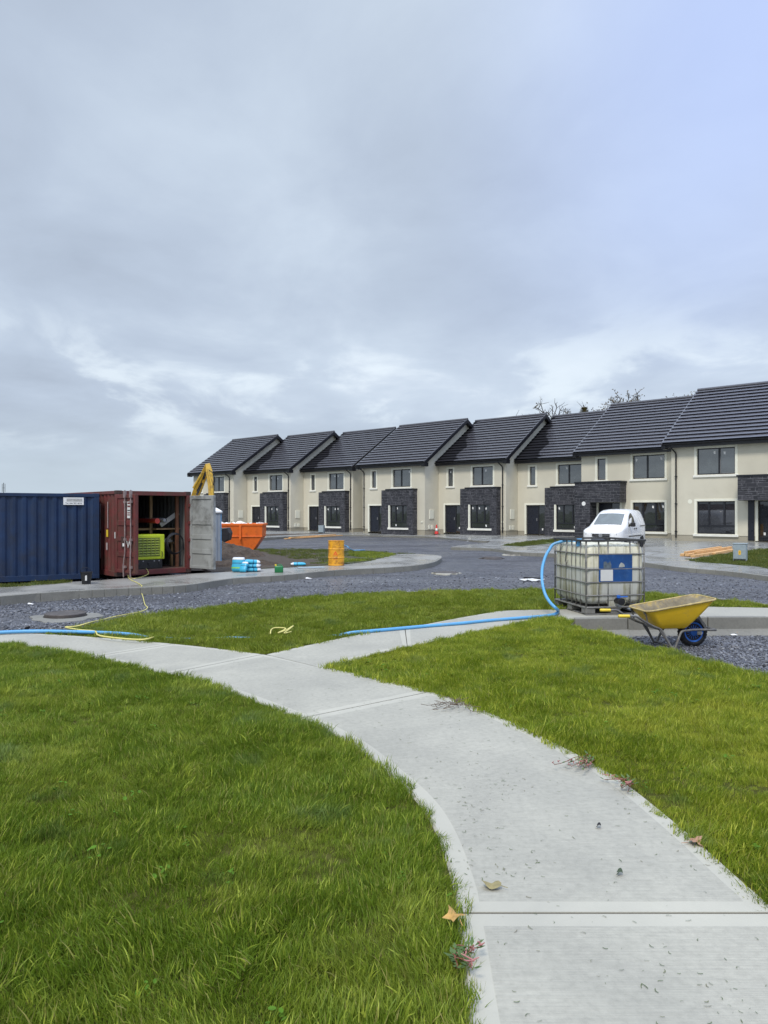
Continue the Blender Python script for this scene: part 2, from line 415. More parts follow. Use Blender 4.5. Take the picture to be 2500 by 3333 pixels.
kerb_path = ear_fill([(p[0], p[1], .0) for p in FARP] + [(p[0], p[1], .0) for p in reversed(K_TOP)] + [(p[0], p[1], 0.) for p in reversed(LP_JOIN)], M['slab'], 'kerbside_path', -.3)
# kerb face of that path, as individual laid lengths with a mortar haunch
kb = MB()
for i in range(len(K_TOP)-1):
    a, c = Vector(K_TOP[i]), Vector(K_TOP[i+1]); n = max(1, int((c-a).length/.91)); dd = (c-a)/n; nn = Vector((dd.y, -dd.x, 0)).normalized()
    if nn.y > 0: nn = -nn
    for k in range(n):
        p0 = a+dd*(k+.006); p1 = a+dd*(k+.994)
        kb.hexa([p0+nn*.055+Vector((0,0,-.30)), p1+nn*.055+Vector((0,0,-.30)), p1-nn*.07+Vector((0,0,-.30)), p0-nn*.07+Vector((0,0,-.30))],
                [p0+nn*.045+Vector((0,0,.004)), p1+nn*.045+Vector((0,0,.004)), p1-nn*.07+Vector((0,0,.004)), p0-nn*.07+Vector((0,0,.004))])
    zc = -.245
    kb.hexa([a+nn*.20+Vector((0,0,-.40)), c+nn*.20+Vector((0,0,-.40)), c+nn*.02+Vector((0,0,-.40)), a+nn*.02+Vector((0,0,-.40))],
            [a+nn*.15+Vector((0,0,zc-.01)), c+nn*.18+Vector((0,0,zc-.01)), c+nn*.02+Vector((0,0,-.150)), a+nn*.02+Vector((0,0,-.155))])
o = kb.build('kerb', M['kerb'], bevel=.012); tag(o, kind='structure')

# ------------------------------------------------------------------ pavements across the road
def pz(y): return -.28 - .10*max(0, min(1, (26.7-y)/9))
def Wp(px, py, fz):
    z = -.3
    for _ in range(12):
        x, y, _z = W(px, py, z); z = fz(y)
    return (x, y, z)
front = [(-700,2030),(-300,1975),(0,1942),(132,1931),(300,1921),(458,1913),(603,1905),(757,1883.5),(925,1872.5),(1088,1857),(1251,1848.5),(1360,1840),(1414,1829.5),(1437,1817)]
back = [(1437,1810),(1414,1806.5),(1360,1803.5),(1292,1803.5),(1197,1828),(1121,1837),(1045,1842),(844,1852.5),(763,1860),(690,1864),(620,1868),(500,1877),(380,1884),(327,1889),(212,1896),(0,1911),(-300,1935),(-700,1970)]
FR = [Wp(*p, pz) for p in front]; BK = [Wp(*p, pz) for p in back]
pav = ear_fill(FR + BK, None, 'pavement', -.75, mats=[M['pave'], M['kerb']])
kb = MB()
FRc = crom(FR, 4)
for i in range(len(FRc)-1):
    a, c = FRc[i], FRc[i+1]; dd = c-a
    if dd.length < .02: continue
    nn = Vector((dd.y, -dd.x, 0)).normalized()
    n = max(1, round(dd.length/.9))
    for k in range(n):
        p0 = a+dd*((k+.008)/n); p1 = a+dd*((k+.992)/n); dn = Vector((0,0,-.32)); up = Vector((0,0,.006))
        kb.hexa([p0+nn*.03+dn, p1+nn*.03+dn, p1-nn*.12+dn, p0-nn*.12+dn], [p0+nn*.012+up, p1+nn*.012+up, p1-nn*.12+up, p0-nn*.12+up])
o = kb.build('pavement_kerb', M['kerb'], bevel=.012); tag(o, kind='structure')
# soil and thin grass island behind it
m, t, b = new_mat('trodden_soil'); P = t.n('ShaderNodeNewGeometry').outputs['Position']
n1 = t.noise(P, 1.6, 8, .65, .5); n2 = t.noise(P, 9, 6, .7)
soilc = t.ramp(n2, [(.3, (.040,.030,.022)), (.7, (.115,.088,.062))])
sx = t.n('ShaderNodeSeparateXYZ'); t.l(P, sx.inputs[0])
gm = t.math('ADD', n1, t.mapr(sx.outputs[0], -5.5, 1.5, -.14, .22))
soilc = t.mix(t.mapr(gm, .47, .60, 0, .85), soilc, t.ramp(n2, [(.3, (.045,.06,.018)), (.7, (.115,.125,.045))]))
t.l(soilc, b.inputs['Base Color']); setb(b, Roughness=.9); t.l(t.bump(n2, .9, .12), b.inputs['Normal']); M['soil'] = m
isl_far = [Wp(*p, lambda y: -.33) for p in ((1289,1804),(1143,1793),(1012,1789),(822,1791),(700,1793),(560,1800))]
island = ear_fill([(p[0], p[1], p[2]+.02) for p in BK[3:10]] + [(x, y, z) for x, y, z in reversed(isl_far)], M['soil'], 'soil_island', -.7)
# forecourts and driveways
def strip_surf(name, A, B, mat_, mats=None, n=6, skirt=.5):
    A = crom(A, 4); B = crom(B, 4); vs = []; k = n+1
    for a, b_ in zip(A, B):
        for i in range(k): vs.append(tuple(a + (b_-a)*(i/n)))
    fs = [(i*k+j, i*k+j+1, (i+1)*k+j+1, (i+1)*k+j) for i in range(len(A)-1) for j in range(n)]; mi = [0]*len(fs); o0 = len(vs)
    for a in A: vs.append((a.x, a.y, a.z-skirt))
    for i in range(len(A)-1): fs.append((i*k, (i+1)*k, o0+i+1, o0+i)); mi.append(1)
    me = bpy.data.meshes.new(name); me.from_pydata(vs, [], fs)
    for x in mats or [mat_]: me.materials.append(x)
    if mats: me.polygons.foreach_set('material_index', mi)
    bm = bmesh.new(); bm.from_mesh(me); bmesh.ops.recalc_face_normals(bm, faces=bm.faces)
    if sum(f.normal.z*f.calc_area() for f in bm.faces) < 0: bmesh.ops.reverse_faces(bm, faces=bm.faces)
    bm.to_mesh(me); bm.free()
    o = bpy.data.objects.new(name, me); COL.objects.link(o); tag(o, kind='structure'); return o
rv = Vector((.729, -.685, 0)); nv = Vector((.685, .729, 0))
H_O = {1:(-18.12,72.2), 2:(-12.39,68.8), 3:(-6.95,65.68), 4:(-1.67,60.0), 5:(4.02,56.85), 6:(9.46,53.72), 7:(12.49,48.04), 8:(15.77,41.67)}
H_Z = {1:.03, 2:.03, 3:.03, 4:.04, 5:.06, 6:.03, 7:.12, 8:.12}
def hp(i, u, y=.6, dz=-.012):
    o = Vector((*H_O[i], H_Z[i]+dz)); return o + rv*u + nv*y
fcA_front = [Wp(*p, lambda y: -.14) for p in ((560,1757),(850,1751),(1002,1743.5),(1110,1741),(1167,1742),(1305,1744.5),(1400,1747),(1502,1755.5),(1583,1761),(1700,1756))]
fcA_back = [hp(1, -4, 2), hp(2, 0, 2), hp(3, 0, 2), hp(3, 3, 2), hp(4, 0, 3), hp(4, 3, 2), hp(5, 0, 2), hp(5, 3, 2), hp(6, .0, 2), hp(6, 4.5, 2)]
fcA = strip_surf('forecourt', fcA_front, fcA_back, None, [M['drive'], M['kerb']])
fcB_near = [Wp(*p, lambda y: -.25 - .03*max(0, min(1, (36-y)/10))) for p in ((1468,1781.5),(1602,1786),(1678,1797),(1805,1803),(1950,1817),(2100,1832),(2211,1847),(2360,1859.5),(2500,1876),(2900,1930))]
fcB_far = [Wp(1470, 1780.5, lambda y: -.25), Wp(1510, 1774, lambda y: -.22), Wp(1588, 1767, lambda y: -.18), tuple(hp(6, 1.5, -4.5, -.1)), tuple(hp(6, 4.0, 1.2)), tuple(hp(7, 2, 1.4)), tuple(hp(7, 6, 1.4)), tuple(hp(8, 3, 1.4)), tuple(hp(8, 6.5, 1.4)), tuple(hp(8, 14, 1.4))]
fcB = strip_surf('driveway', fcB_near, fcB_far, None, [M['drive'], M['kerb']], n=10)
kb = MB(); FN = crom(fcB_near, 5)
for i in range(len(FN)-1):
    a, c = FN[i], FN[i+1]; dd = c-a
    if dd.length < .02: continue
    nn = Vector((dd.y, -dd.x, 0)).normalized()
    if nn.y > 0: nn = -nn
    n = max(1, round(dd.length/.9))
    for k in range(n):
        p0 = a+dd*((k+.008)/n); p1 = a+dd*((k+.992)/n); dn = Vector((0,0,-.3)); up = Vector((0,0,.006))
        kb.hexa([p0+nn*.06+dn, p1+nn*.06+dn, p1-nn*.12+dn, p0-nn*.12+dn], [p0+nn*.02+up, p1+nn*.02+up, p1-nn*.12+up, p0-nn*.12+up])
o = kb.build('driveway_kerb', M['kerb'], bevel=.012); tag(o, kind='structure')
def fz_B(x, y):
    "height of the driveway sheet near a point"
    best = None
    A = fcB.data.vertices
    d = min(((v.co.x-x)**2 + (v.co.y-y)**2, v.co.z) for v in A if v.co.z > -.45)
    return d[1]
# ------------------------------------------------------------------ lawns and grass
def inpoly(x, y, poly):
    P = np.array([(p[0], p[1]) for p in poly]); res = np.zeros(len(x), bool); j = len(P)-1
    for i in range(len(P)):
        xi, yi = P[i]; xj, yj = P[j]
        c = ((yi > y) != (yj > y)) & (x < (xj-xi)*(y-yi)/((yj-yi) + 1e-12) + xi)
        res ^= c; j = i
    return res
def edge_dist(x, y, poly):
    d = np.full(len(x), 1e9); n = len(poly)
    for i in range(n):
        ax, ay = poly[i][0], poly[i][1]; bx, by = poly[(i+1) % n][0], poly[(i+1) % n][1]
        ex, ey = bx-ax, by-ay; L = ex*ex+ey*ey+1e-12
        t_ = np.clip(((x-ax)*ex+(y-ay)*ey)/L, 0, 1)
        d = np.minimum(d, np.hypot(x-ax-t_*ex, y-ay-t_*ey))
    return d
Ls = [tuple(p) for p in crom([(*a, 0) for a, _ in MAIN], 6)]; Rs = [tuple(p) for p in crom([(*b_, 0) for _, b_ in MAIN], 6)]
def w2(px, py, z=0): return W(px, py, z)
poly_left = [(p[0]-.004, p[1]) for p in Ls] + [(-7.0, 9.95), (-11, 9.6), (-11, -8)]
BTs = [tuple(p) for p in crom([(*p, 0) for p in BR_T], 4)]; BBs = [tuple(p) for p in crom([(*p, 0) for p in BR_B], 4)]
i_j = min(range(len(Rs)), key=lambda i: (Rs[i][0]-BR_B[0][0])**2 + (Rs[i][1]-BR_B[0][1])**2)
i_k = min(range(len(Rs)), key=lambda i: (Rs[i][0]-BR_T[0][0])**2 + (Rs[i][1]-BR_T[0][1])**2)
edgeR = [w2(p[0], p[1], .05)[:2] for p in ((1862,2024),(1900,2036),(1968,2044),(2014,2061),(2090,2086),(2171,2105),(2252,2126.5),(2350,2147),(2500,2187),(2900,2300))]
poly_right = [(p[0]-.055*min(1, max(0, (p[1]-2.6)/1.5)), p[1]) for p in Rs[:i_j+1]] + [(p[0], p[1]-.004) for p in BBs] + [(p[0], p[1]) for p in LP_JOIN[1:]] + edgeR + [(6.5, 3), (6.5, -8)]
farE = [w2(p[0], p[1], .05)[:2] for p in ((181,2048),(338,2018),(458,1996),(603,1979.5),(753,1960),(1000,1938.5),(1197,1922.5),(1414,1917),(1600,1914),(1800,1913),(2096,1922),(2200,1929),(2300,1937),(2392,1946),(2490,1958),(2900,2000))]
poly_far = [(p[0], p[1]+.004) for p in Rs[i_k:-3]] + [(-5.0, 10.45)] + farE + [(p[0], p[1]+.006) for p in reversed(FARP)] + [(p[0], p[1]+.004) for p in reversed(BTs[:-1])]
m, t, b = new_mat('turf_soil'); P = t.n('ShaderNodeNewGeometry').outputs['Position']
t.l(t.ramp(t.noise(P, 14, 6), [(.3, (.045,.050,.012)), (.7, (.085,.085,.025))]), b.inputs['Base Color']); setb(b, Roughness=1); b.inputs['Specular IOR Level'].default_value = 0; M['turf'] = m
for pl, nm in ((poly_left, 'lawn'), (poly_right, 'lawn'), (poly_far, 'lawn')):
    ear_fill([(p[0], p[1], -.012) for p in pl], M['turf'], nm, -.62)
# thin concrete edging that shows along the lawn beside the gravel
kb = MB(); E3 = crom([(*p, 0) for p in edgeR], 4)
kb2 = [Vector((p.x, p.y, 0)) for p in E3]
for i in range(len(kb2)-1):
    a, c = kb2[i], kb2[i+1]; dd = (c-a).normalized(); nn = Vector((-dd.y, dd.x, 0)); nn = nn if nn.y > 0 else -nn
    kb.hexa([a-nn*.0+Vector((0,0,-.4)), c+Vector((0,0,-.4)), c+nn*.06+Vector((0,0,-.4)), a+nn*.06+Vector((0,0,-.4))], [a+Vector((0,0,-.02)), c+Vector((0,0,-.02)), c+nn*.06+Vector((0,0,-.02)), a+nn*.06+Vector((0,0,-.02))])
tag(kb.build('lawn_edging', M['kerb']), kind='structure')
kb = MB(); E3 = crom([(*p, 0) for p in farE[6:]], 4)
for i in range(len(E3)-1):
    a, c = E3[i], E3[i+1]; dd = (c-a).normalized(); nn = Vector((-dd.y, dd.x, 0)); nn = nn if nn.y > 0 else -nn
    kb.hexa([a+Vector((0,0,-.5)), c+Vector((0,0,-.5)), c+nn*.11+Vector((0,0,-.5)), a+nn*.11+Vector((0,0,-.5))], [a+Vector((0,0,.0)), c+Vector((0,0,.0)), c+nn*.11, a+nn*.11])
tag(kb.build('road_kerb', M['kerb']), kind='structure')

def grass_mat(name, lo, mid, hi):
    m, t, b = new_mat(name); P = t.n('ShaderNodeNewGeometry').outputs['Position']
    n1 = t.noise(P, .55, 4, .6, .4); n2 = t.noise(P, 2.6, 5, .6, .5)
    f = t.math('ADD', t.math('MULTIPLY', n1, .55), t.math('MULTIPLY', n2, .45))
    cg = t.ramp(f, [(.36, lo), (.5, mid), (.63, hi)])
    at = t.n('ShaderNodeAttribute', attribute_name='Col'); s = t.n('ShaderNodeSeparateColor'); t.l(at.outputs['Color'], s.inputs[0])
    cg = t.mix(t.mapr(s.outputs[0], 0, .5, .40, 0), cg, tuple(x*.55 for x in lo))
    cg = t.mix(t.mapr(s.outputs[0], .6, 1, .0, .85), cg, tuple(min(.6, x*1.35) for x in hi))
    cg = t.mix(t.math('GREATER_THAN', s.outputs[1], .93), cg, (.36,.33,.10))
    oi = t.n('ShaderNodeObjectInfo').outputs['Random']
    cg = t.mix(t.mapr(oi, 0, 1, 0, .4), cg, lo)
    cg = t.mix(t.mapr(t.noise(P, 1.7, 3, .6), .56, .70, 0, .55), cg, (.13,.20,.075))
    cg = t.mix(t.mapr(t.noise(P, 3.1, 4, .65, .6), .64, .74, 0, .6), cg, (.24,.19,.07))
    t.l(cg, b.inputs['Base Color']); setb(b, Roughness=.5); b.inputs['Specular IOR Level'].default_value = .22
    tr = t.n('ShaderNodeBsdfTranslucent'); t.l(t.mix(.5, cg, (.20,.28,.03)), tr.inputs['Color'])
    mx = t.n('ShaderNodeMixShader'); mx.inputs[0].default_value = .33
    t.l(b.outputs[0], mx.inputs[1]); t.l(tr.outputs[0], mx.inputs[2])
    t.l(mx.outputs[0], t.nt.nodes['Material Output'].inputs[0]); return m
M['grass_l'] = grass_mat('grass_deep', (.098,.168,.012), (.185,.272,.022), (.370,.420,.060))
M['grass_r'] = grass_mat('grass_bright', (.135,.205,.012), (.270,.345,.024), (.500,.510,.062))
M['grass_f'] = grass_mat('grass_far', (.150,.210,.018), (.215,.275,.028), (.320,.350,.052))
M['grass_w'] = grass_mat('grass_worn', (.060,.085,.014), (.095,.115,.024), (.145,.150,.045))

def tuft(name, n, rad, h0, h1, wdt, mat_, lean=.5, seg=3):
    vs = []; fs = []; cols = []
    for _ in range(n):
        r_ = rad*math.sqrt(random.random()); a = random.uniform(0, 2*math.pi); bx, by = r_*math.cos(a), r_*math.sin(a)
        h = random.uniform(h0, h1) * (1.25 if random.random() < .09 else 1); w = wdt*random.uniform(.7, 1.3)
        la = random.gauss(0, .95); ln = lean*h*random.uniform(.15, 1.45); fa = random.uniform(0, math.pi)
        dx, dy = math.cos(la), math.sin(la); px, py = math.cos(fa)*w/2, math.sin(fa)*w/2
        o = len(vs); hb_ = random.random() < .16; c = (random.uniform(.8, 1) if hb_ else random.random()**1.6*.55, random.random(), random.random(), 1)
        if hb_: w *= 1.5; px, py = math.cos(fa)*w/2, math.sin(fa)*w/2
        for k in range(seg+1):
            t_ = k/seg; q = (bx+dx*ln*t_**1.8, by+dy*ln*t_**1.8, h*(t_ - .22*(ln/h)*t_*t_))
            wk = 1-t_**1.6*.9 if k < seg else 0
            if k < seg: vs += [(q[0]-px*wk, q[1]-py*wk, q[2]), (q[0]+px*wk, q[1]+py*wk, q[2])]; cols += [c, c]
            else: vs.append(q); cols.append(c)
        for k in range(seg-1): fs.append((o+2*k, o+2*k+1, o+2*k+3, o+2*k+2))
        k = seg-1; fs.append((o+2*k, o+2*k+1, o+2*seg))
    me = bpy.data.meshes.new(name); me.from_pydata(vs, [], fs); me.materials.append(mat_)
    ca = me.color_attributes.new('Col', 'FLOAT_COLOR', 'POINT'); ca.data.foreach_set('color', np.array(cols, dtype=np.float32).ravel())
    return bpy.data.objects.new(name, me)
def gn_scatter(name, pts, scl, sources, tilt=None, kind='stuff', rotz=None, label=None, cat=None):
    cl = bpy.data.collections.new(name + '_sources')
    for s in sources: cl.objects.link(s)
    me = bpy.data.meshes.new(name); n = len(pts)
    me.vertices.add(n); me.vertices.foreach_set('co', np.asarray(pts, dtype=np.float32).ravel())
    a = me.attributes.new('scl', 'FLOAT', 'POINT'); a.data.foreach_set('value', np.asarray(scl, dtype=np.float32))
    rot = np.zeros((n, 3), np.float32); rot[:, 2] = rng.uniform(0, 6.283, n) if rotz is None else rotz
    if tilt is not None: rot[:, 0] = rng.normal(0, tilt, n); rot[:, 1] = rng.normal(0, tilt, n)
    a = me.attributes.new('rot', 'FLOAT_VECTOR', 'POINT'); a.data.foreach_set('vector', rot.ravel())
    a = me.attributes.new('pick', 'INT', 'POINT'); a.data.foreach_set('value', rng.integers(0, len(sources), n).astype(np.int32))
    o = bpy.data.objects.new(name, me); COL.objects.link(o)
    g = bpy.data.node_groups.new(name + '_nodes', 'GeometryNodeTree')
    g.interface.new_socket('Geometry', in_out='INPUT', socket_type='NodeSocketGeometry'); g.interface.new_socket('Geometry', in_out='OUTPUT', socket_type='NodeSocketGeometry')
    N = g.nodes; gi = N.new('NodeGroupInput'); go = N.new('NodeGroupOutput'); ip = N.new('GeometryNodeInstanceOnPoints'); ci = N.new('GeometryNodeCollectionInfo')
    ci.inputs['Collection'].default_value = cl; ci.inputs['Separate Children'].default_value = True; ci.inputs['Reset Children'].default_value = True
    def attr(nm, dt): x = N.new('GeometryNodeInputNamedAttribute'); x.data_type = dt; x.inputs['Name'].default_value = nm; return x.outputs['Attribute']
    L = g.links.new
    L(gi.outputs[0], ip.inputs['Points']); L(ci.outputs[0], ip.inputs['Instance']); ip.inputs['Pick Instance'].default_value = True
    L(attr('pick', 'INT'), ip.inputs['Instance Index']); L(attr('rot', 'FLOAT_VECTOR'), ip.inputs['Rotation']); L(attr('scl', 'FLOAT'), ip.inputs['Scale'])
    L(ip.outputs[0], go.inputs[0])
    md = o.modifiers.new('scatter', 'NODES'); md.node_group = g
    tag(o, label, cat, None, kind); return o
def jitter(x0, x1, y0, y1, s):
    X_, Y_ = np.meshgrid(np.arange(x0, x1, s), np.arange(y0, y1, s)); X_ = X_.ravel(); Y_ = Y_.ravel()
    return X_ + rng.uniform(-.55, .55, len(X_))*s, Y_ + rng.uniform(-.55, .55, len(X_))*s
def vnoise(x, y, s, seed):
    "smooth value noise, -1..1"
    r2 = np.random.default_rng(seed); T = r2.uniform(-1, 1, (64, 64)); x = x/s; y = y/s
    xi = np.floor(x).astype(int); yi = np.floor(y).astype(int); fx = x-xi; fy = y-yi; fx = fx*fx*(3-2*fx); fy = fy*fy*(3-2*fy)
    g = lambda i, j: T[(i) % 64, (j) % 64]
    return (g(xi,yi)*(1-fx)+g(xi+1,yi)*fx)*(1-fy) + (g(xi,yi+1)*(1-fx)+g(xi+1,yi+1)*fx)*fy
def lawn_grass(name, poly, mat_, bounds, s, nb, rad, h0, h1, wdt, view=True, lean=.55, label=None, zz=-.012, zf=None):
    src = [tuft('grass_tuft', nb, rad, h0, h1, wdt, mat_, lean) for _ in range(7)]
    x, y = jitter(*bounds, s); k = inpoly(x, y, poly)
    if view:   # what the picture, or a step to its side, can see
        k &= (np.abs(x) < .56*np.maximum(y, 0) + 1.6) & (y > 1.2)
    x, y = x[k], y[k]; ed = edge_dist(x, y, poly); k = ed > rad*.08; x, y, ed = x[k], y[k], ed[k]
    sc = 1.0 + .24*vnoise(x, y, .9, 3) + .42*vnoise(x, y, .26, 5) + .30*vnoise(x, y, .13, 6) + .10*rng.normal(size=len(x))
    sc = np.clip(sc, .28, 1.9); z = np.full(len(x), zz) if zf is None else zf(x, y)
    rz_ = 3.4*vnoise(x, y, .8, 14) + 2.2*vnoise(x, y, .3, 15) + rng.normal(0, .8, len(x))
    return gn_scatter(name, np.stack([x, y, z], 1), sc, src, tilt=.20, label=label, rotz=rz_)
lawn_grass('grass', poly_left, M['grass_l'], (-7.5, 1.0, 1.2, 10.2), .058, 100, .07, .022, .060, .0032)
lawn_grass('grass', poly_right, M['grass_r'], (-1, 6.6, 1.2, 13), .058, 95, .07, .022, .056, .0032)
lawn_grass('grass', poly_far, M['grass_f'], (-7, 11.5, 7, 17.5), .10, 130, .115, .028, .062, .0042)

# broken slate lying on the road, near enough to show as stones
def chip(name):
    bm = bmesh.new(); bmesh.ops.create_icosphere(bm, subdivisions=1, radius=1)
    for v in bm.verts: v.co = Vector((v.co.x*random.uniform(.7,1.3), v.co.y*random.uniform(.45,.85), v.co.z*random.uniform(.25,.5)))
    me = bpy.data.meshes.new(name); bm.to_mesh(me); bm.free(); me.materials.append(M['chip']); return bpy.data.objects.new(name, me)
chips = [chip('slate_chip') for _ in range(6)]
def on_gravel(x, y):
    k = ~inpoly(x, y, poly_left)
    for pl in (poly_right, poly_far, FR + BK, list(FARP) + list(reversed(K_TOP)) + list(reversed(LP_JOIN)), Ls + list(reversed(Rs)), BBs + list(reversed(BTs))): k &= ~inpoly(x, y, pl)
    return k & (np.abs(x) < .56*y + 1.2)
PT = []; SCL = []
for bnd, s, r0, r1 in (((1.8, 8, 8, 11.9), .034, .012, .032), ((-11, -2.5, 10, 18), .085, .014, .036), ((-10, 14, 14, 27), .125, .018, .042)):
    x, y = jitter(*bnd, s); k = on_gravel(x, y) & (rng.random(len(x)) < np.clip((27-y)/11, 0, 1)); x, y = x[k], y[k]
    PT.append(np.stack([x, y, gz(x, y)+.004], 1)); SCL.append(rng.uniform(r0, r1, len(x))*np.where(rng.random(len(x)) < .04, 1.7, 1))
gn_scatter('gravel_stones', np.concatenate(PT), np.concatenate(SCL), chips, tilt=.35)

# mown bits blown on to the path
m, t, b = new_mat('clipping'); oi = t.n('ShaderNodeObjectInfo').outputs['Random']
t.l(t.ramp(oi, [(0, (.05,.08,.02)), (.6, (.10,.13,.04)), (1, (.16,.13,.07))]), b.inputs['Base Color']); setb(b, Roughness=.7); M['clip'] = m
def clipping(name):
    mb = MB(); L = random.uniform(.6, 1.2); cv_ = random.uniform(-.25, .25); w = .055
    for k in range(4):
        x0, x1 = L*(k/4-.5), L*((k+1)/4-.5); y0, y1 = cv_*(2*x0/L)**2, cv_*(2*x1/L)**2
        mb.add([(x0,y0-w,.02),(x1,y1-w,.03),(x1,y1+w,.05),(x0,y0+w,.04)], [(0,1,2,3)])
    me = bpy.data.meshes.new(name); me.from_pydata(mb.v, [], mb.f); me.materials.append(M['clip']); return bpy.data.objects.new(name, me)
cl_src = [clipping('grass_clipping') for _ in range(6)]
pp = Ls + list(reversed(Rs)); x = rng.uniform(-2, 1.7, 12000); y = rng.uniform(2.1, 9, 12000)
k = inpoly(x, y, pp) & (rng.random(12000) < .10 + .55*(vnoise(x, y, .5, 9) > .15)*np.exp(-((y-3.4)/1.7)**2)); x, y = x[k], y[k]
gn_scatter('grass_clippings', np.stack([x, y, np.full(len(x), .003)], 1), rng.uniform(.006, .028, len(x)), cl_src)

# clover and plantain in the near lawn
def broadleaf(name):
    mb = MB()
    for k in range(random.randint(4, 8)):
        a = random.uniform(0, 6.283); r_ = random.uniform(.01, .05); s_ = random.uniform(.006, .012); c_ = Vector((r_*math.cos(a), r_*math.sin(a), random.uniform(.02, .045))); tl = Vector((random.gauss(0,.3), random.gauss(0,.3), 0))
        ring = [c_ + Vector((s_*math.cos(b_), s_*math.sin(b_)*.8, s_*(math.cos(b_)*tl.x + math.sin(b_)*tl.y))) for b_ in np.linspace(0, 6.283, 8, endpoint=False)]
        mb.add(ring + [c_ + Vector((0,0,-.003))], [(j, (j+1) % 8, 8) for j in range(8)])
    me = bpy.data.meshes.new(name); me.from_pydata(mb.v, [], mb.f); me.materials.append(M['clover']); return bpy.data.objects.new(name, me)
M['clover'] = mat('clover_leaf', (.075,.16,.015), .8, .3, 20, spec=.15)
bl = [broadleaf('clover') for _ in range(5)]
x = rng.uniform(-5, 5, 320); y = rng.uniform(2.2, 9, 320); k = (inpoly(x, y, poly_left) | inpoly(x, y, poly_right)) & (vnoise(x, y, .5, 41) > .0); x, y = x[k], y[k]
gn_scatter('clover_patches', np.stack([x, y, np.full(len(x), .0)], 1), rng.uniform(.6, 1.3, len(x)), bl)
# ------------------------------------------------------------------ houses
m, t, b = new_mat('wet_roof_tile'); tc_ = t.n('ShaderNodeTexCoord'); co = tc_.outputs['Object']
sp_ = t.n('ShaderNodeSeparateXYZ'); t.l(co, sp_.inputs[0])
n_ = t.noise(co, 5, 5, .6); n2_ = t.noise(co, 1.1, 5, .6, .4)
t.l(t.ramp(n_, [(.3, (.042,.040,.048)), (.7, (.066,.063,.074))]), b.inputs['Base Color'])
# rain-wet sheen, except the patch that the neighbouring gable keeps dry (object property dry = 1)
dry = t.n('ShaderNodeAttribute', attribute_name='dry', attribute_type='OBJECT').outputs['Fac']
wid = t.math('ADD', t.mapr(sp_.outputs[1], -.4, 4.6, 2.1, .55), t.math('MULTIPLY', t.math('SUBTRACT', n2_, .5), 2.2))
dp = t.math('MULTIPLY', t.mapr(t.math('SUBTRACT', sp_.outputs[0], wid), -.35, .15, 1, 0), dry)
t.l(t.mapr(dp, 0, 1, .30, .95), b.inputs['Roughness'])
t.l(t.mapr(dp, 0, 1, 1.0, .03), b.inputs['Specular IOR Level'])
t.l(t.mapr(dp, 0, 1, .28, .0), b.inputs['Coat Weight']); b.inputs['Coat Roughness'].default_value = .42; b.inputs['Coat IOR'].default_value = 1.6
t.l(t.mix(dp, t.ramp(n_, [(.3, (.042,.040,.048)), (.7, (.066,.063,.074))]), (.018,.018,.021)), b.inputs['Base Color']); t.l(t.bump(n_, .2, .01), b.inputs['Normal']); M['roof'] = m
m, t, b = new_mat('dark_limestone'); uv = t.n('ShaderNodeUVMap').outputs[0]
def brick(scale, w, h, off, mort):
    x = t.n('ShaderNodeTexBrick'); t.l(uv, x.inputs['Vector']); x.offset = off; x.squash = .7; x.squash_frequency = 3
    x.inputs['Scale'].default_value = scale; x.inputs['Brick Width'].default_value = w; x.inputs['Row Height'].default_value = h
    x.inputs['Mortar Size'].default_value = mort; x.inputs['Mortar Smooth'].default_value = .2
    x.inputs['Color1'].default_value = (0,0,0,1); x.inputs['Color2'].default_value = (1,1,1,1); x.inputs['Mortar'].default_value = (.5,.5,.5,1); return x
b1 = brick(1, .52, .21, .37, .012); b2 = brick(1, .33, .105, .61, .010)
sel = t.math('GREATER_THAN', t.noise(uv, 1.7, 1), .5)
tone = t.mix(sel, b1.outputs[0], b2.outputs[0]); mort = t.mix(sel, b1.outputs[1], b2.outputs[1])
st_ = t.ramp(tone, [(0, (.016,.017,.022)), (.5, (.028,.028,.036)), (1, (.050,.049,.058))])
bloom = t.mapr(t.noise(uv, 2.2, 7, .68, .5), .53, .72, 0, .55)
am = t.n('ShaderNodeAttribute', attribute_name='bloom', attribute_type='OBJECT').outputs['Fac']
st_ = t.mix(t.math('MULTIPLY', bloom, am), st_, (.17,.165,.18))
mm = t.n('ShaderNodeSeparateColor'); t.l(mort, mm.inputs[0])
st_ = t.mix(t.math('MULTIPLY', mm.outputs[0], t.mapr(t.noise(uv, 3, 4), .35, .6, .25, 1.0)), st_, (.19,.19,.205))
t.l(st_, b.inputs['Base Color']); setb(b, Roughness=.6)
t.l(t.bump(t.math('SUBTRACT', t.math('MULTIPLY', t.noise(uv, 24, 5), .4), mm.outputs[0]), .8, .02), b.inputs['Normal']); M['stone'] = m

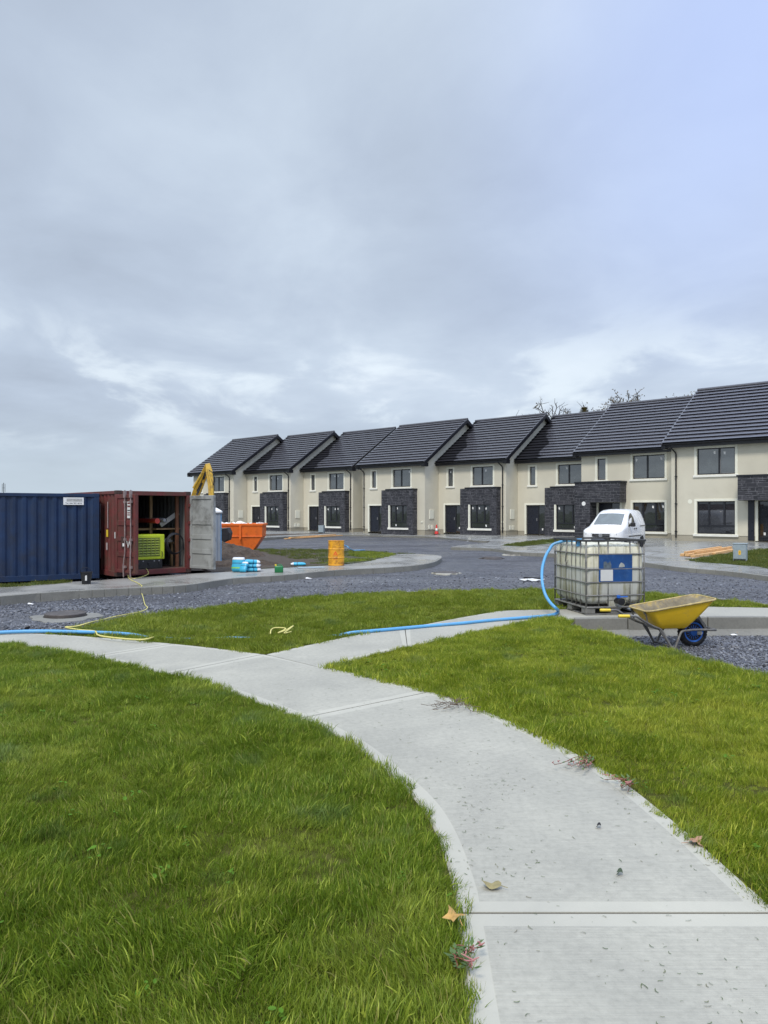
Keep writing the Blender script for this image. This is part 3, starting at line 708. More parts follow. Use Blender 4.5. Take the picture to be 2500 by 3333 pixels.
EAVE, PITCH_IN, RIDGE, DEPTH = 5.05, 4.75, 8.72, 9.5
def wall_mesh(Wd, holes, right_gable=True, rev=.13):
    mb = MB(); xs_ = sorted({0, Wd, *[h[0] for h in holes], *[h[1] for h in holes]}); zs_ = sorted({.24, EAVE+.12, *[h[2] for h in holes if h[2] > .24], *[h[3] for h in holes]})
    for i in range(len(xs_)-1):
        for j in range(len(zs_)-1):
            cx, cz = (xs_[i]+xs_[i+1])/2, (zs_[j]+zs_[j+1])/2
            if any(h[0] < cx < h[1] and h[2] < cz < h[3] for h in holes): continue
            mb.add([(xs_[i],0,zs_[j]),(xs_[i+1],0,zs_[j]),(xs_[i+1],0,zs_[j+1]),(xs_[i],0,zs_[j+1])], [(0,1,2,3)])
    for x0, x1, z0, z1 in holes:
        z0 = max(z0, .0)
        mb.add([(x0,0,z0),(x0,rev,z0),(x0,rev,z1),(x0,0,z1)], [(0,1,2,3)]); mb.add([(x1,0,z0),(x1,0,z1),(x1,rev,z1),(x1,rev,z0)], [(0,1,2,3)])
        mb.add([(x0,0,z1),(x0,rev,z1),(x1,rev,z1),(x1,0,z1)], [(0,1,2,3)]); mb.add([(x0,0,z0),(x1,0,z0),(x1,rev,z0),(x0,rev,z0)], [(0,1,2,3)])
    gr = RIDGE-.17; e = EAVE+.12
    for x in (0, Wd):
        mb.add([(x,0,.24),(x,DEPTH,.24),(x,DEPTH,e),(x,PITCH_IN,gr),(x,0,e)], [(0,1,2,3,4)])
    mb.add([(0,DEPTH,.24),(Wd,DEPTH,.24),(Wd,DEPTH,e),(0,DEPTH,e)], [(0,1,2,3)])
    return mb
def roof_mesh(x0, x1, n=16):
    mb = MB(); y0, z0, y1, z1 = -.42, EAVE+.15, PITCH_IN, RIDGE
    nrm = Vector((0, -(z1-z0), (y1-y0))).normalized()
    for side in (0, 1):
        for k in range(n):
            a, c = k/n, (k+1.12)/n; c = min(c, 1.0)
            pa = Vector((0, y0+(y1-y0)*a, z0+(z1-z0)*a)); pc = Vector((0, y0+(y1-y0)*c, z0+(z1-z0)*c))
            top_a = pa + nrm*.092; top_c = pc + nrm*.018
            back_in = pa + (pc-pa).normalized()*.10
            q = [pa, top_a, top_c, pc]
            vs = []
            for x in (x0, x1):
                for p in (back_in, top_a, top_c, pc - nrm*.01): vs.append((x, p.y if side == 0 else 2*PITCH_IN - p.y, p.z))
            mb.add(vs, [(0,1,5,4),(1,2,6,5),(2,3,7,6),(3,0,4,7),(0,3,2,1),(4,5,6,7)])
    U = [(y0+.03, z0-.03), (y1, z1-.03), (2*y1-y0-.03, z0-.03), (2*y1-y0-.03, z0-.008), (y1, z1-.005), (y0+.03, z0-.008)]
    mb.prism(U, x0+.004, x1-.004, 'x')
    return mb
def slope_bar(mb, x0, x1, zo, h, ys=-.46, ye=None):
    "board along both slopes of a verge"
    y0, z0, y1, z1 = -.42, EAVE+.15, PITCH_IN, RIDGE; k = (z1-z0)/(y1-y0); ye = y1 if ye is None else ye
    A = [(ys, z0+k*(ys-y0)+zo-h), (y1, z1+zo-h), (y1, z1+zo), (ys, z0+k*(ys-y0)+zo)]
    mb.prism(A, x0, x1, 'x'); mb.prism([(2*y1-a, z) for a, z in A], x0, x1, 'x')
RNDW = random.Random(5)
def window(P, u0, u1, z0, z1, kind, pane, trim=True, yo=0.0, stickers=True, sillh=.12, left_trim_only=False):
    "u0..z1 is the outer line of the plaster band; kind: narrow, two, three"
    tw = .13 if trim else 0.0
    o = None
    fr = MB(); y = yo + .085; a, c, e, g = u0+tw, u1-tw, z0+.02, z1-tw; fw = .055
    fr.box(a, c, y, y+.06, e, e+fw); fr.box(a, c, y, y+.06, g-fw, g); fr.box(a, a+fw, y, y+.06, e+fw, g-fw); fr.box(c-fw, c, y, y+.06, e+fw, g-fw)
    cells = []
    if kind == 'narrow': cells = [(a+fw, c-fw, e+fw, g-fw)]
    elif kind.startswith('two'):
        s = a+(c-a)*(.45 if kind == 'two' else .58); fr.box(s-.045, s+.045, y-.004, y+.06, e+fw, g-fw); cells = [(a+fw, s-.045, e+fw, g-fw), (s+.045, c-fw, e+fw, g-fw)]
    else:
        zt = e+(g-e)*.25; fr.box(a+fw, c-fw, y-.003, y+.06, zt-.04, zt+.04); cells = [(a+fw, c-fw, e+fw, zt-.04)]
        s1, s2 = a+(c-a)*.31, a+(c-a)*.71
        for s in (s1, s2): fr.box(s-.045, s+.045, y-.005, y+.06, zt+.04, g-fw)
        cells += [(a+fw, s1-.045, zt+.04, g-fw), (s1+.045, s2-.045, zt+.04, g-fw), (s2+.045, c-fw, zt+.04, g-fw)]
    win = fr.build('window', M['frame'], P)
    if kind.startswith('two') or kind == 'narrow':   # pale gasket line of the opening sash
        q = cells[0] if kind != 'two_right' else cells[1]; mb = MB(); w = .016
        mb.box(q[0], q[1], y+.02, y+.034, q[2], q[2]+w); mb.box(q[1]-w, q[1], y+.02, y+.034, q[2]+w, q[3]); mb.box(q[0], q[0]+w, y+.02, y+.034, q[2]+w, q[3])
        mb.build('sash', M['grey_trim'], win)
    pb = MB()
    for q in cells: pb.box(q[0]-.01, q[1]+.01, y+.04, y+.05, q[2]-.01, q[3]+.01)
    pb.build('pane', pane, win)
    if trim:
        tb = MB(); p = -.022
        if left_trim_only: tb.box(u0, a, yo+p, yo+.09, z0, g)
        else:
            tb.box(u0, a, yo+p, yo+.002, z0, z1); tb.box(c, u1, yo+p, yo+.002, z0, z1); tb.box(a, c, yo+p, yo+.002, g, z1)
            tb.box(a-.003, a+.012, yo+.002, y, z0, g); tb.box(c-.012, c+.003, yo+.002, y, z0, g)
        tb.build('surround', M['trim'], win, bevel=.006)
    sb = MB(); sb.box(u0-.05, u1+.05, yo-.07, yo+.09, z0-sillh, z0); sb.build('sill', M['sill'], win, bevel=.01)
    if stickers:
        for q in cells:
            if q[1]-q[0] < .3 and RNDW.random() < .3: continue
            if RNDW.random() < .66:
                mb = MB(); top = (q[3]-q[2]) > .7
                sx = q[0] + (q[1]-q[0])*RNDW.choice((.18, .8, .3)); sz = q[3]-RNDW.uniform(.16, .24) if top or RNDW.random() < .5 else q[2]+.12
                tl = RNDW.uniform(-.03, .03)
                mb.add([(sx-.045, y+.034, sz-.07-tl), (sx+.045, y+.034, sz-.07+tl), (sx+.05, y+.034, sz+.07+tl), (sx-.05, y+.034, sz+.07-tl)], [(0,1,2,3)]); mb.add([(sx-.05, y+.038, sz-.07-tl), (sx+.05, y+.038, sz-.07+tl), (sx+.05, y+.038, sz+.07+tl), (sx-.05, y+.038, sz+.07-tl)], [(3,2,1,0)])
                mb.build('sticker', M['white'], win)
    return win
def door(P, u0, u1, z1, split, mirror=False, yo=0.0, open_=False, trim=True):
    "doorway: cream band outside, dark leaf and a glazed side panel"
    tw = .13; a, c, g = u0+tw, u1-tw, z1-tw; y = yo+.10
    fb = MB()
    for x0, x1 in ((a, a+.05), (c-.05, c), (split-.04, split+.04)): fb.box(x0, x1, y, y+.06, .02, g)
    fb.box(a+.05, c-.05, y+.001, y+.06, g-.05, g-.001); fr = fb.build('door_frame', M['frame'], P)
    if trim:
        tb = MB(); tb.box(u0, a, yo-.022, y, 0, z1); tb.box(c, u1, yo-.022, y, 0, z1); tb.box(a, c, yo-.022, y-.003, g, z1); tb.build('surround', M['trim'], fr, bevel=.006)
    lf = (a+.05, split-.04); sd_ = (split+.04, c-.05)
    if mirror: lf, sd_ = sd_, lf
    db = MB(); db.box(lf[0], lf[1], y+.02, y+.06, .04, g-.05)
    for k in range(3): db.box(lf[0]+.16, lf[1]-.16, y+.012, y+.02, .25+k*.6, .7+k*.6)
    dr = db.build('door', M['door'], P, bevel=.004)
    hb = MB(); hx = lf[1]-.07 if not mirror else lf[0]+.07; hb.box(hx-.015, hx+.015, y-.03, y+.02, .95, 1.15); hb.build('handle', M['grey_trim'], dr)
    pb = MB(); pb.box(sd_[0]-.01, sd_[1]+.01, y+.04, y+.05, .15, g-.05); pb.box(sd_[0], sd_[1], y+.01, y+.05, .04, .15); pb.build('side_panel', M['pane_low'], P)
    mb = MB(); sx = (sd_[0]+sd_[1])/2; mb.add([(sx-.05, y+.035, .3), (sx+.05, y+.035, .3), (sx+.05, y+.035, .44), (sx-.05, y+.035, .44)], [(0,1,2,3)]); mb.build('sticker', M['white'], dr)
def downpipe(P, u, bend=True):
    mb = MB(); pts = [(u-.18, -.40, EAVE+.06), (u-.18, -.40, EAVE-.05), (u-.03, -.12, EAVE-.30), (u, -.055, EAVE-.42), (u, -.055, .08)] if bend else [(u, -.40, EAVE+.06), (u, -.40, EAVE-.08), (u, -.055, EAVE-.38), (u, -.055, .08)]
    mb.tube(pts, .042, 10)
    for z in (.4, 1.9, 3.4): mb.box(u-.06, u+.06, -.10, -.002, z, z+.05)
    mb.build('downpipe', M['black'], P, smooth=False)
def house(i, Wd, x0, x1, typ, label, dp=None, side_boxes=True, left_ov=False, right_ov=True, bloom=.5, dry=0.0, vent=True):
    P = empty('terraced_house', (*H_O[i], H_Z[i]), -math.atan2(.685, .729), label, 'house', 'rendered terrace houses with black tiled roofs')
    if typ == 'A':
        nw = (.85, 1.58, 3.43, 4.86); ww = (3.07, 5.13, 3.43, 4.9)
        holes = [(nw[0]+.13, nw[1]-.13, nw[2]+.02, nw[3]-.13), (ww[0]+.13, ww[1]-.13, ww[2]+.02, ww[3]-.13), (.70, 2.27, 0, 2.05)]
    else:
        s = -1 if typ == 'Bm' else 1; f = (lambda a, c: (a, c)) if s == 1 else (lambda a, c: (Wd-c, Wd-a))
        nw = (*f(.95, 1.78), 3.45, 4.92); ww = (*f(3.27, 5.5), 3.45, 5.0); lw = (*f(3.27, 5.5), .30, 2.18); dd = (1.02, 2.72) if s == 1 else (4.34, 5.95)
        holes = [(w_[0]+.13, w_[1]-.13, w_[2]+.02, w_[3]-.13) for w_ in (nw, ww, lw)] + [(dd[0]+.13, dd[1]-.13, 0, 2.05)]
    wall = wall_mesh(Wd, holes).build('wall', M['render'], P)
    pb = MB()   # plinth band, 2 cm behind the render face
    segs = [(0, .57), (2.3, Wd)] if typ == 'A' else [(0, holes[-1][0]-.13), (holes[-1][1]+.13, Wd)]
    for a, c in segs: pb.box(a if a else .02, c if c < Wd else Wd-.02, .02, .2, -.5, .25)
    pb.box(Wd-.2, Wd-.02, .2, DEPTH-.02, -.5, .25); pb.box(.02, .2, .2, DEPTH-.02, -.5, .25); pb.box(.2, Wd-.2, DEPTH-.2, DEPTH-.02, -.5, .25)
    pb.build('plinth', M['plinth'], P)
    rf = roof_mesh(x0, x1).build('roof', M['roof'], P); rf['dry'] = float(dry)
    mb = MB(); mb.tube([(x0, PITCH_IN, RIDGE+.03), (x1, PITCH_IN, RIDGE+.03)], .11, 8); mb.build('ridge', M['roof'], rf)
    fb = MB(); fb.box(x0+.002, x1-.002, -.36, .0, EAVE-.07, EAVE+.02); fb.box(x0, x1, -.40, -.36, EAVE-.08, EAVE+.16)
    fb.box(x0, x1, PITCH_IN*2+.36, PITCH_IN*2+.40, EAVE-.08, EAVE+.16)
    if right_ov:
        slope_bar(fb, x1-.03, x1+.012, .02, .26); slope_bar(fb, Wd+.001, x1-.03, -.16, .03); fb.box(x1-.30, x1+.014, -.44, .0, EAVE-.16, EAVE+.12)
    if left_ov:
        slope_bar(fb, x0-.012, x0+.03, .0, .22); slope_bar(fb, x0+.03, -.001, -.16, .03); fb.box(x0-.014, x0+.2, -.44, 0, EAVE-.14, EAVE+.10)
    fb.build('fascia', M['black'], P)
    if left_ov or right_ov:
        vb = MB()
        if left_ov: slope_bar(vb, x0-.016, x0+.05, .075, .05)
        if right_ov: slope_bar(vb, x1-.05, x1+.016, .075, .05)
        vb.build('verge', M['roof'], rf)
    gb = MB(); n = 10; ring = lambda x: [(x, -.455+.055*math.cos(math.pi+math.pi*k/n), EAVE+.13+.06*math.sin(math.pi+math.pi*k/n)) for k in range(n+1)]
    gb.loft([ring(x0+.01), ring(x1-.01)], True); gb.build('gutter', M['black'], P)
    up = M['pane_up']; lo = M['pane_low']
    window(P, *nw, 'narrow', up); window(P, *ww, 'two' if typ != 'Bm' else 'two_right', up)
    if typ == 'A':
        door(P, .57, 2.4, 2.18, 1.62)
        # stone bay
        p = .52; bx0, bx1, zt = 2.5, 5.66, 3.2; wo = (3.24, 5.14, .36, 2.1)
        sb = MB(); y = -p; wx0, wx1 = wo[0]+.12, wo[1]-.06
        sb.box(bx0, wx0, y, 0, -.3, zt); sb.box(wx1, bx1, y, 0, -.3, zt); sb.box(wx0, wx1, y, 0, 2.06, zt); sb.box(wx0, wx1, y, 0, -.3, .36)
        st = sb.build('stone_bay', M['stone'], P, bevel=.008); st['bloom'] = bloom
        cb = MB(); cb.box(bx0+.42, bx1+.03, -p-.03, 0, zt+.001, zt+.10); cb.box(bx0, bx0+.42, -p, 0, zt, zt+.012); cb.build('coping', M['frame'], st, bevel=.006)
        wn = window(P, wo[0], wo[1]+.07, wo[2]+.02, wo[3]+.09, 'three', lo, yo=-p+.0, left_trim_only=True, sillh=.14)
    else:
        s = (lambda a, c: (a, c)) if typ == 'B' else (lambda a, c: (Wd-c, Wd-a))
        window(P, *lw, 'three', lo)
        door(P, dd[0], dd[1], 2.18, dd[0]+.95 if typ == 'B' else dd[1]-.95, mirror=(typ == 'Bm'))
        p = .85; sb = MB()
        a, c = s(-.0, 1.05); sb.box(a, c, -p, -.0, -.3, 3.26)
        a2, c2 = s(1.05, 3.0); sb.box(a2, c2, -p, -.001, 2.08, 3.26)
        st = sb.build('stone_porch', M['stone'], P, bevel=.008); st['bloom'] = bloom
        a, c = s(-.02, 3.06); cb = MB(); cb.box(a, c, -p-.03, 0, 3.262, 3.36); a, c = s(1.1, 2.97); cb.box(a, c, -p+.03, -.01, 2.06, 2.079); cb.build('coping', M['frame'], st, bevel=.006)
        if typ == 'Bm': mb = MB(); mb.box(3.99, 4.30, -.03, -.001, .02, 2.075); mb.build('side_panel', M['door'], P)
        if typ == 'B':
            mb = MB(); mb.lathe([(.02,.06),(.10,.05),(.13,.02),(.13,0)], (.62, -p-.002, 2.28-.28), 20, 'y'); smooth_angle(mb.build('wall_light', M['white'], P))
            mb2 = MB()
        else:
            mb = MB(); mb.lathe([(.02,.04),(.10,.035),(.12,.01),(.12,0)], (1.02, -.002, 2.05), 20, 'y'); smooth_angle(mb.build('wall_light', M['trim'], P))
    if dp is not None: downpipe(P, dp)
    if side_boxes:
        mb = MB(); mb.box(Wd+.001, Wd+.05, .50, .98, 1.05, 1.72); mb.build('meter_box', M['trim'], P, bevel=.008)
        for k in range(2): mb = MB(); mb.box(Wd+.001, Wd+.04, .38+.34*k, .62+.34*k, .30, .60); mb.build('service_box', M['trim'], P, bevel=.006)
    if vent:
        mb = MB(); mb.box(Wd-.36, Wd-.2, -.05, -.001, .78, .87); mb.build('vent', M['trim'], P, bevel=.008)
    return P
house(1, 6.45, -.34, 6.5+.26, 'A', 'farthest rendered house, end of row, partly hidden by yellow excavator boom', 5.85, left_ov=True, bloom=1)
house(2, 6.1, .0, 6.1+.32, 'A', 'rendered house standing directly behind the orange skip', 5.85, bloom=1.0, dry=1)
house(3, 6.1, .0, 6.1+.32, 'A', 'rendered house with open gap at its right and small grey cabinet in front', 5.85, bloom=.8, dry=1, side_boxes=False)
house(4, 6.4, -.34, 6.4+.32, 'A', 'rendered house right of the gap between terraces, black downpipe at its left corner', .17, left_ov=True, bloom=1.0)
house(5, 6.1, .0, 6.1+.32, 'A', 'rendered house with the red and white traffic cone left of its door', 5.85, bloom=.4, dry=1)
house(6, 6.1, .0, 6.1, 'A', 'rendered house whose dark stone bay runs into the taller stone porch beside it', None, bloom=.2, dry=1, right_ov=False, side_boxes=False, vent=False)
house(7, 6.75, -.36, 6.75, 'B', 'rendered house behind the white van, round white lamp on stone porch', None, bloom=.2, left_ov=True, right_ov=False, side_boxes=False, vent=False)
house(8, 6.75, -.36, 6.75+.32, 'Bm', 'nearest rendered house, cut by right edge, with large window and black downpipe', .28, bloom=.2, left_ov=True, side_boxes=False, vent=False)
# ------------------------------------------------------------------ water tank, hose, wheelbarrow
M['galv'] = mat('galvanised_steel', (.21,.205,.19), .5, .2, 8, .1, 80, metal=.35, dirt=(.12,.10,.08), ds=5)
M['steel_dark'] = mat('dark_steel', (.055,.055,.055), .5, .2, 6, metal=.3)
M['tube_grey'] = mat('grey_tube', (.17,.165,.155), .55, .25, 9, .1, 90, metal=.3, dirt=(.09,.06,.04), ds=12)
M['yellow'] = mat('yellow_paint', (.84,.53,.018), .45, .07, 6, .08, 60, dirt=(.40,.28,.09), ds=7, damt=.28)
M['yellow_grip'] = mat('yellow_grip', (.80,.58,.05), .5, .08, 20)
M['mortar'] = mat('dried_mortar', (.25,.215,.15), .9, .3, 9, .6, 60, dirt=(.52,.36,.06), ds=9, damt=.5)
M['rubber'] = mat('rubber', (.012,.012,.013), .75, .2, 20, .1, 50)
M['blue_plastic'] = mat('blue_plastic', (.022,.13,.50), .45, .1, 8)
M['blue_pipe'] = mat('blue_pipe', (.10,.34,.62), .4, .06, 4, dirt=(.2,.33,.42), ds=6)
M['black_plastic'] = mat('black_plastic', (.012,.012,.014), .45, .2, 8)
M['paper'] = mat('paper', (.62,.62,.60), .8, .06, 6)
M['label_blue'] = mat('label_blue', (.010,.062,.21), .38, .25, 5, dirt=(.05,.13,.30), ds=8, damt=.4)
m, t, b = new_mat('tank_plastic'); co = t.n('ShaderNodeTexCoord').outputs['Object']; s = t.n('ShaderNodeSeparateXYZ'); t.l(co, s.inputs[0])
st = t.n('ShaderNodeMapping'); st.inputs['Scale'].default_value = (13, 13, .9); t.l(co, st.inputs[0])
nz = t.noise(st.outputs[0], 1.0, 6, .6, .3); nb = t.noise(co, 2.2, 5, .6)
base = t.mix(t.mapr(s.outputs[2], .725, .755), (.50,.50,.45), (.70,.67,.52))
algae = t.mapr(t.math('ADD', t.math('MULTIPLY', nz, .7), t.math('MULTIPLY', nb, .45)), .53, .72, 0, .75)
base = t.mix(algae, base, (.22,.20,.09))
base = t.mix(t.mapr(t.noise(st.outputs[0], 2.3, 3), .52, .75, 0, .5), base, (.62,.62,.56))
t.l(base, b.inputs['Base Color']); setb(b, Roughness=.42); b.inputs['Subsurface Weight'].default_value = .0; M['tank'] = m

def rrect(hx, hy, r, n=5, cx=0, cy=0):
    out = []
    for k, (sx, sy) in enumerate(((1,1),(-1,1),(-1,-1),(1,-1))):
        for j in range(n+1):
            a = math.pi/2*(k + j/n); out.append((cx+sx*(hx-r)+r*math.cos(a), cy+sy*(hy-r)+r*math.sin(a)))
    return out
TK = W(1906.7, 2003.7, 0.0)
tank = empty('water_tank', (TK[0], TK[1], .003), math.atan2(.186, .983), 'square caged white plastic water tank, green with algae, at the path edge', 'water tank')
mb = MB(); prof = [(.16,.06),(.20,.02),(.235,0),(.5,-.004),(.72,-.002),(.95,0),(1.04,.012),(1.085,.05),(1.105,.12),(1.11,.25)]
mb.loft([[(x+.5, y+.6, z) for x, y in rrect(.494-i, .594-i, .10 if i < .1 else .08, 6)] for z, i in prof], True)
body = smooth_angle(mb.build('tank_body', M['tank'], tank), 60)
mb = MB(); mb.lathe([(.115,0),(.115,.035),(.09,.05),(0.01,.05)], (.5,.6,1.108), 20); mb.build('lid', M['black_plastic'], tank, smooth=False)
# bulges and the recessed outlet
mb = MB(); mb.lathe([(.17,.0),(.155,.02),(.10,.055),(.03,.06)], (.52,.022,.235), 24, 'y'); smooth_angle(mb.build('outlet_recess', M['tank'], tank), 60)
cg = MB(); r = .0115
for z in (.30, .505, .71, .94): cg.tube([(x+.5, y+.6, z) for x, y in rrect(.503, .603, .05, 4)], r, 8, closed=True)
for z in (.115,): cg.tube([(x+.5, y+.6, z) for x, y in rrect(.50, .60, .05, 4)], .014, 8, closed=True)
xsf = (.012, .22, .375, .745, .90, .988); ysl = (.012, .20, .36, .52, .72, .95, 1.19)
for x in xsf:
    cg.tube([(x,.010,.11),(x,.010,1.14)], r, 6); cg.tube([(x,1.19,.11),(x,1.19,1.14)], r, 6)
for k, y in enumerate(ysl):
    off = .03 if k == 4 else 0
    cg.tube([(.010,y,.11),(.010,y,.72),(.004-off,y-off,.80),(.010,y-off*.5,1.14)], r, 6); cg.tube([(.99,y,.11),(.99,y,1.14)], r, 6)
cg.tube([(-.012,.72,.92),(-.03,.68,.74),(-.03,.66,.72),(-.028,.63,.75),(-.02,.60,.82)], .006, 6)
cage = cg.build('cage', M['galv'], tank, smooth=True)
mb = MB(); ring_o = rrect(.525, .625, .05, 4); ring_i = rrect(.475, .575, .04, 4)
mb.loft([[(x+.5, y+.6, z) for x, y in q] for q, z in ((ring_i,1.135),(ring_o,1.135),(ring_o,1.165),(ring_i,1.165))], False, loop=True)
mb.build('top_rail', M['steel_dark'], tank)
mb = MB()
for x0 in (0, .42, .84):
    for y0 in (0, .52, 1.04): mb.box(x0, x0+.16, y0, y0+.16, .02, .105)
for x0 in (.02, .44, .86): mb.box(x0, x0+.12, 0.005, 1.195, 0, .018)
mb.box(0, 1, 0, .05, .0, .017); mb.box(0, 1, 1.15, 1.2, 0, .017); mb.box(.02, .98, .02, 1.18, .106, .125)
mb.build('pallet', M['galv'], tank, bevel=.01)
mb = MB(); mb.box(.215, .775, -.012, -.004, .505, .935); lp = mb.build('label_plate', M['label_blue'], tank, bevel=.004)
mb = MB(); mb.box(.24, .445, -.017, -.0125, .525, .70); mb.build('paper_notice', M['paper'], lp)
mb = MB(); mb.prism([(.545,.735),(.60,.735),(.645,.74),(.64,.775),(.615,.80),(.585,.81),(.56,.78)], -.0145, -.0125); mb.build('torn_mark', mat('label_scuff', (.36,.38,.36), .8, .2, 20), lp)
mb = MB(); mb.prism([(.29,.72),(.42,.72),(.42,.78),(.40,.83),(.36,.80),(.33,.83),(.29,.82)], -.0142, -.0125); mb.build('torn_mark', mat('label_scuff_dark', (.10,.13,.16), .8, .3, 20), lp)
mb = MB(); mb.tube([(.52,.02,.215),(.52,-.13,.215)], .045, 14); mb.tube([(.52,-.13,.215),(.52,-.16,.215)], .058, 14); mb.tube([(.52,-.075,.215),(.52,-.075,.275)], .02, 10)
vl = mb.build('valve', M['black_plastic'], tank, smooth=False, bevel=.004)
mb = MB(); mb.box(.48, .66, -.09, -.06, .272, .292); mb.box(.485, .53, -.095, -.055, .26, .31); mb.build('valve_handle', M['blue_plastic'], vl, bevel=.006)
mb = MB(); mb.add([(0.0,.30,1.172),(.03,.42,1.172),(.10,.34,1.174),(.06,.26,1.172),(.02,.25,1.06),(-.008,.32,1.05)], [(0,1,2,3),(0,3,4,5)]); mb.build('plastic_rag', M['blue_pipe'], tank)

# blue water pipe: out of the tank top, down to the path, off through the grass
PP = [(tank.location.x+.16, TK[1]+.62, 1.17)]
tx = lambda u, v, z: (TK[0] + .983*u - .186*v, TK[1] + .186*u + .983*v, z)
def WD(px, py, d): return ((px-CX_)/F_*d, d, EYE-(py-YH_)/F_*d)
pipe_pts = [tx(.35,.70,1.02), tx(.16,.78,1.115), tx(.03,.82,1.122), WD(1802,1772,12.6), WD(1788,1790,12.55), WD(1776,1811,12.45), WD(1766,1846,12.3), WD(1764,1880,12.15), WD(1768,1912,11.95), WD(1777,1940,11.85), WD(1792,1963,11.75), WD(1810,1981,11.65)] + \
  [(*W(p[0], p[1], .022)[:2], .024) for p in ((1817,1990),(1806,2000),(1770,2006),(1700,2012),(1600,2020),(1500,2030),(1400,2038),(1300,2047),(1210,2055),(1145,2061))] + \
  [(*W(p[0], p[1], .01)[:2], z) for p, z in (((1080,2063),-.028),((950,2066),-.034),((840,2069),-.032),((740,2071),-.016),((690,2071),-.034),((620,2072),-.034),((540,2072),-.018),((480,2071),-.008),((430,2069),.02),((360,2066),.03),((240,2062),.03),((120,2060),.03),((0,2064),.03),((-150,2072),.02),((-400,2085),-.02))]
mb = MB(); mb.tube(crom(pipe_pts, 6), .024, 10)
o = mb.build('water_pipe', M['blue_pipe'], smooth=True); tag(o, 'long blue plastic water pipe looping out of the caged tank and lying across the paths', 'pipe')

# wheelbarrow (local x towards the nose, y away from the viewer, z up)
BW = W(1900+1310/3.687, 1900+752/3.687, -.262)
barrow = empty('wheelbarrow', (BW[0], BW[1]+.02, -.262), R(6.5), 'muddy yellow builder\'s wheelbarrow with blue wheel hub standing on the gravel', 'wheelbarrow')
mb = MB()
def side(yh, yl, yn):
    return crom([(-1.20,yh,.475),(-1.04,yh,.472),(-.95,yh,.465),(-.86,yh*.96,.41),(-.70,yh*.9,.325),(-.60,yl,.285),(-.56,yl,.25),(-.50,yl*1.05,.14),(-.44,yl*1.1,.035),(-.42,yl*1.1,.012),(-.39,yl*1.1,.02),(-.36,yl*1.08,.09),(-.30,yl,.215),(-.26,yl*.95,.245),(-.20,yl*.9,.25),(.0,yn*1.05,.245),(.285,yn,.235)], 4)
for sg in (-1, 1): mb.tube(side(sg*.31, sg*.24, sg*.115), .0165, 10)
mb.tube([(.27,-.115,.236),(.27,.115,.236)], .0165, 8)
mb.tube([(-.58,-.24,.27),(-.58,.24,.27)], .014, 8); mb.tube([(-.40,-.26,.03),(-.40,.26,.03)], .010, 8)
fr = mb.build('frame', M['tube_grey'], barrow, smooth=True)
mb = MB()
for sg in (-1, 1): mb.bar((.15, sg*.10, .25), (-.02, sg*.16, .47), .03, .008, (0,1,0)); mb.tube(crom([(-.74,sg*.20,.50),(-.80,sg*.205,.50),(-.775,sg*.21,.47),(-.745,sg*.21,.33)], 4), .011, 8); mb.tube([(-.60,sg*.24,.27),(-.45,sg*.25,.05)], .011, 8)
mb.build('brace', M['tube_grey'], barrow)
for sg in (-1, 1):
    mb = MB(); mb.tube([(-1.205, sg*.31, .475), (-1.195, sg*.31, .475), (-1.06, sg*.31, .472), (-1.05, sg*.31, .472)], [.018,.0225,.0225,.019], 12); mb.build('grip', M['yellow_grip'], barrow, smooth=True)
def tray_ring(f, inset=0.0):
    # f 0 = bottom, 1 = rim
    xb0, xb1, xr0, xr1 = -.56, -.17, -.80, .20
    x0 = xb0+(xr0-xb0)*f**.85+inset; x1 = xb1+(xr1-xb1)*f**1.05-inset; hy = .17+(.31-.17)*f**.7-inset; r_ = .05+.05*f
    ring = rrect((x1-x0)/2, hy, r_, 5, (x0+x1)/2, 0)
    out = []
    for x, y in ring:
        zr = .525+(x-xr0)/(xr1-xr0)*.155; out.append((x, y, .275+(zr-.275)*f))
    return out
mb = MB(); fl = [0, .03, .25, .5, .75, 1]; mb.loft([tray_ring(f) for f in fl], False); n = len(tray_ring(0)); mb.add(tray_ring(0), [tuple(reversed(range(n)))])
tr = smooth_angle(mb.build('tray', M['yellow'], barrow), 50)
mb = MB(); mb.loft([tray_ring(f, .006) for f in (1, .75, .5, .3, .12)], False); bt = tray_ring(.12, .006); mb.add(bt, [tuple(range(len(bt)))]); smooth_angle(mb.build('tray_lining', M['mortar'], tr), 50)
mb = MB(); rim = tray_ring(1, -.004); mb.tube(rim, .0125, 8, closed=True); mb.build('rim', mat('muddy_rim', (.42,.33,.15), .8, .3, 14, .3, 60, dirt=(.6,.4,.05), ds=10), tr, smooth=True)
wh = MB(); wh.lathe([(.135,-.035),(.155,-.05),(.18,-.047),(.197,-.03),(.201,0),(.197,.03),(.18,.047),(.155,.05),(.135,.035),(.125,.0)], (0,0,.2), 40, 'y')
for k in range(28):
    a = 2*math.pi*k/28
    for sgn in (-1, 1):
        p = Vector((math.cos(a)*.192, sgn*.026, .2+math.sin(a)*.192)); q = Vector((math.cos(a)*.203, sgn*.022, .2+math.sin(a)*.203)); wh.bar(p, q, .03, .014, (0,1,0))
wl = smooth_angle(wh.build('tyre', M['rubber'], barrow), 40)
mb = MB(); mb.lathe([(.02,-.052),(.05,-.05),(.055,-.03),(.11,-.024),(.118,-.042),(.137,-.046),(.14,-.03),(.14,.03),(.137,.046),(.118,.042),(.11,.024),(.055,.03),(.05,.05),(.02,.052)], (0,0,.2), 32, 'y')
for k in range(16):
    a = 2*math.pi*k/16; mb.bar((.055*math.cos(a), -.028, .2+.055*math.sin(a)), (.112*math.cos(a), -.024, .2+.112*math.sin(a)), .008, .02, (0,1,0))
mb.build('wheel_hub', M['blue_plastic'], wl)
mb = MB()
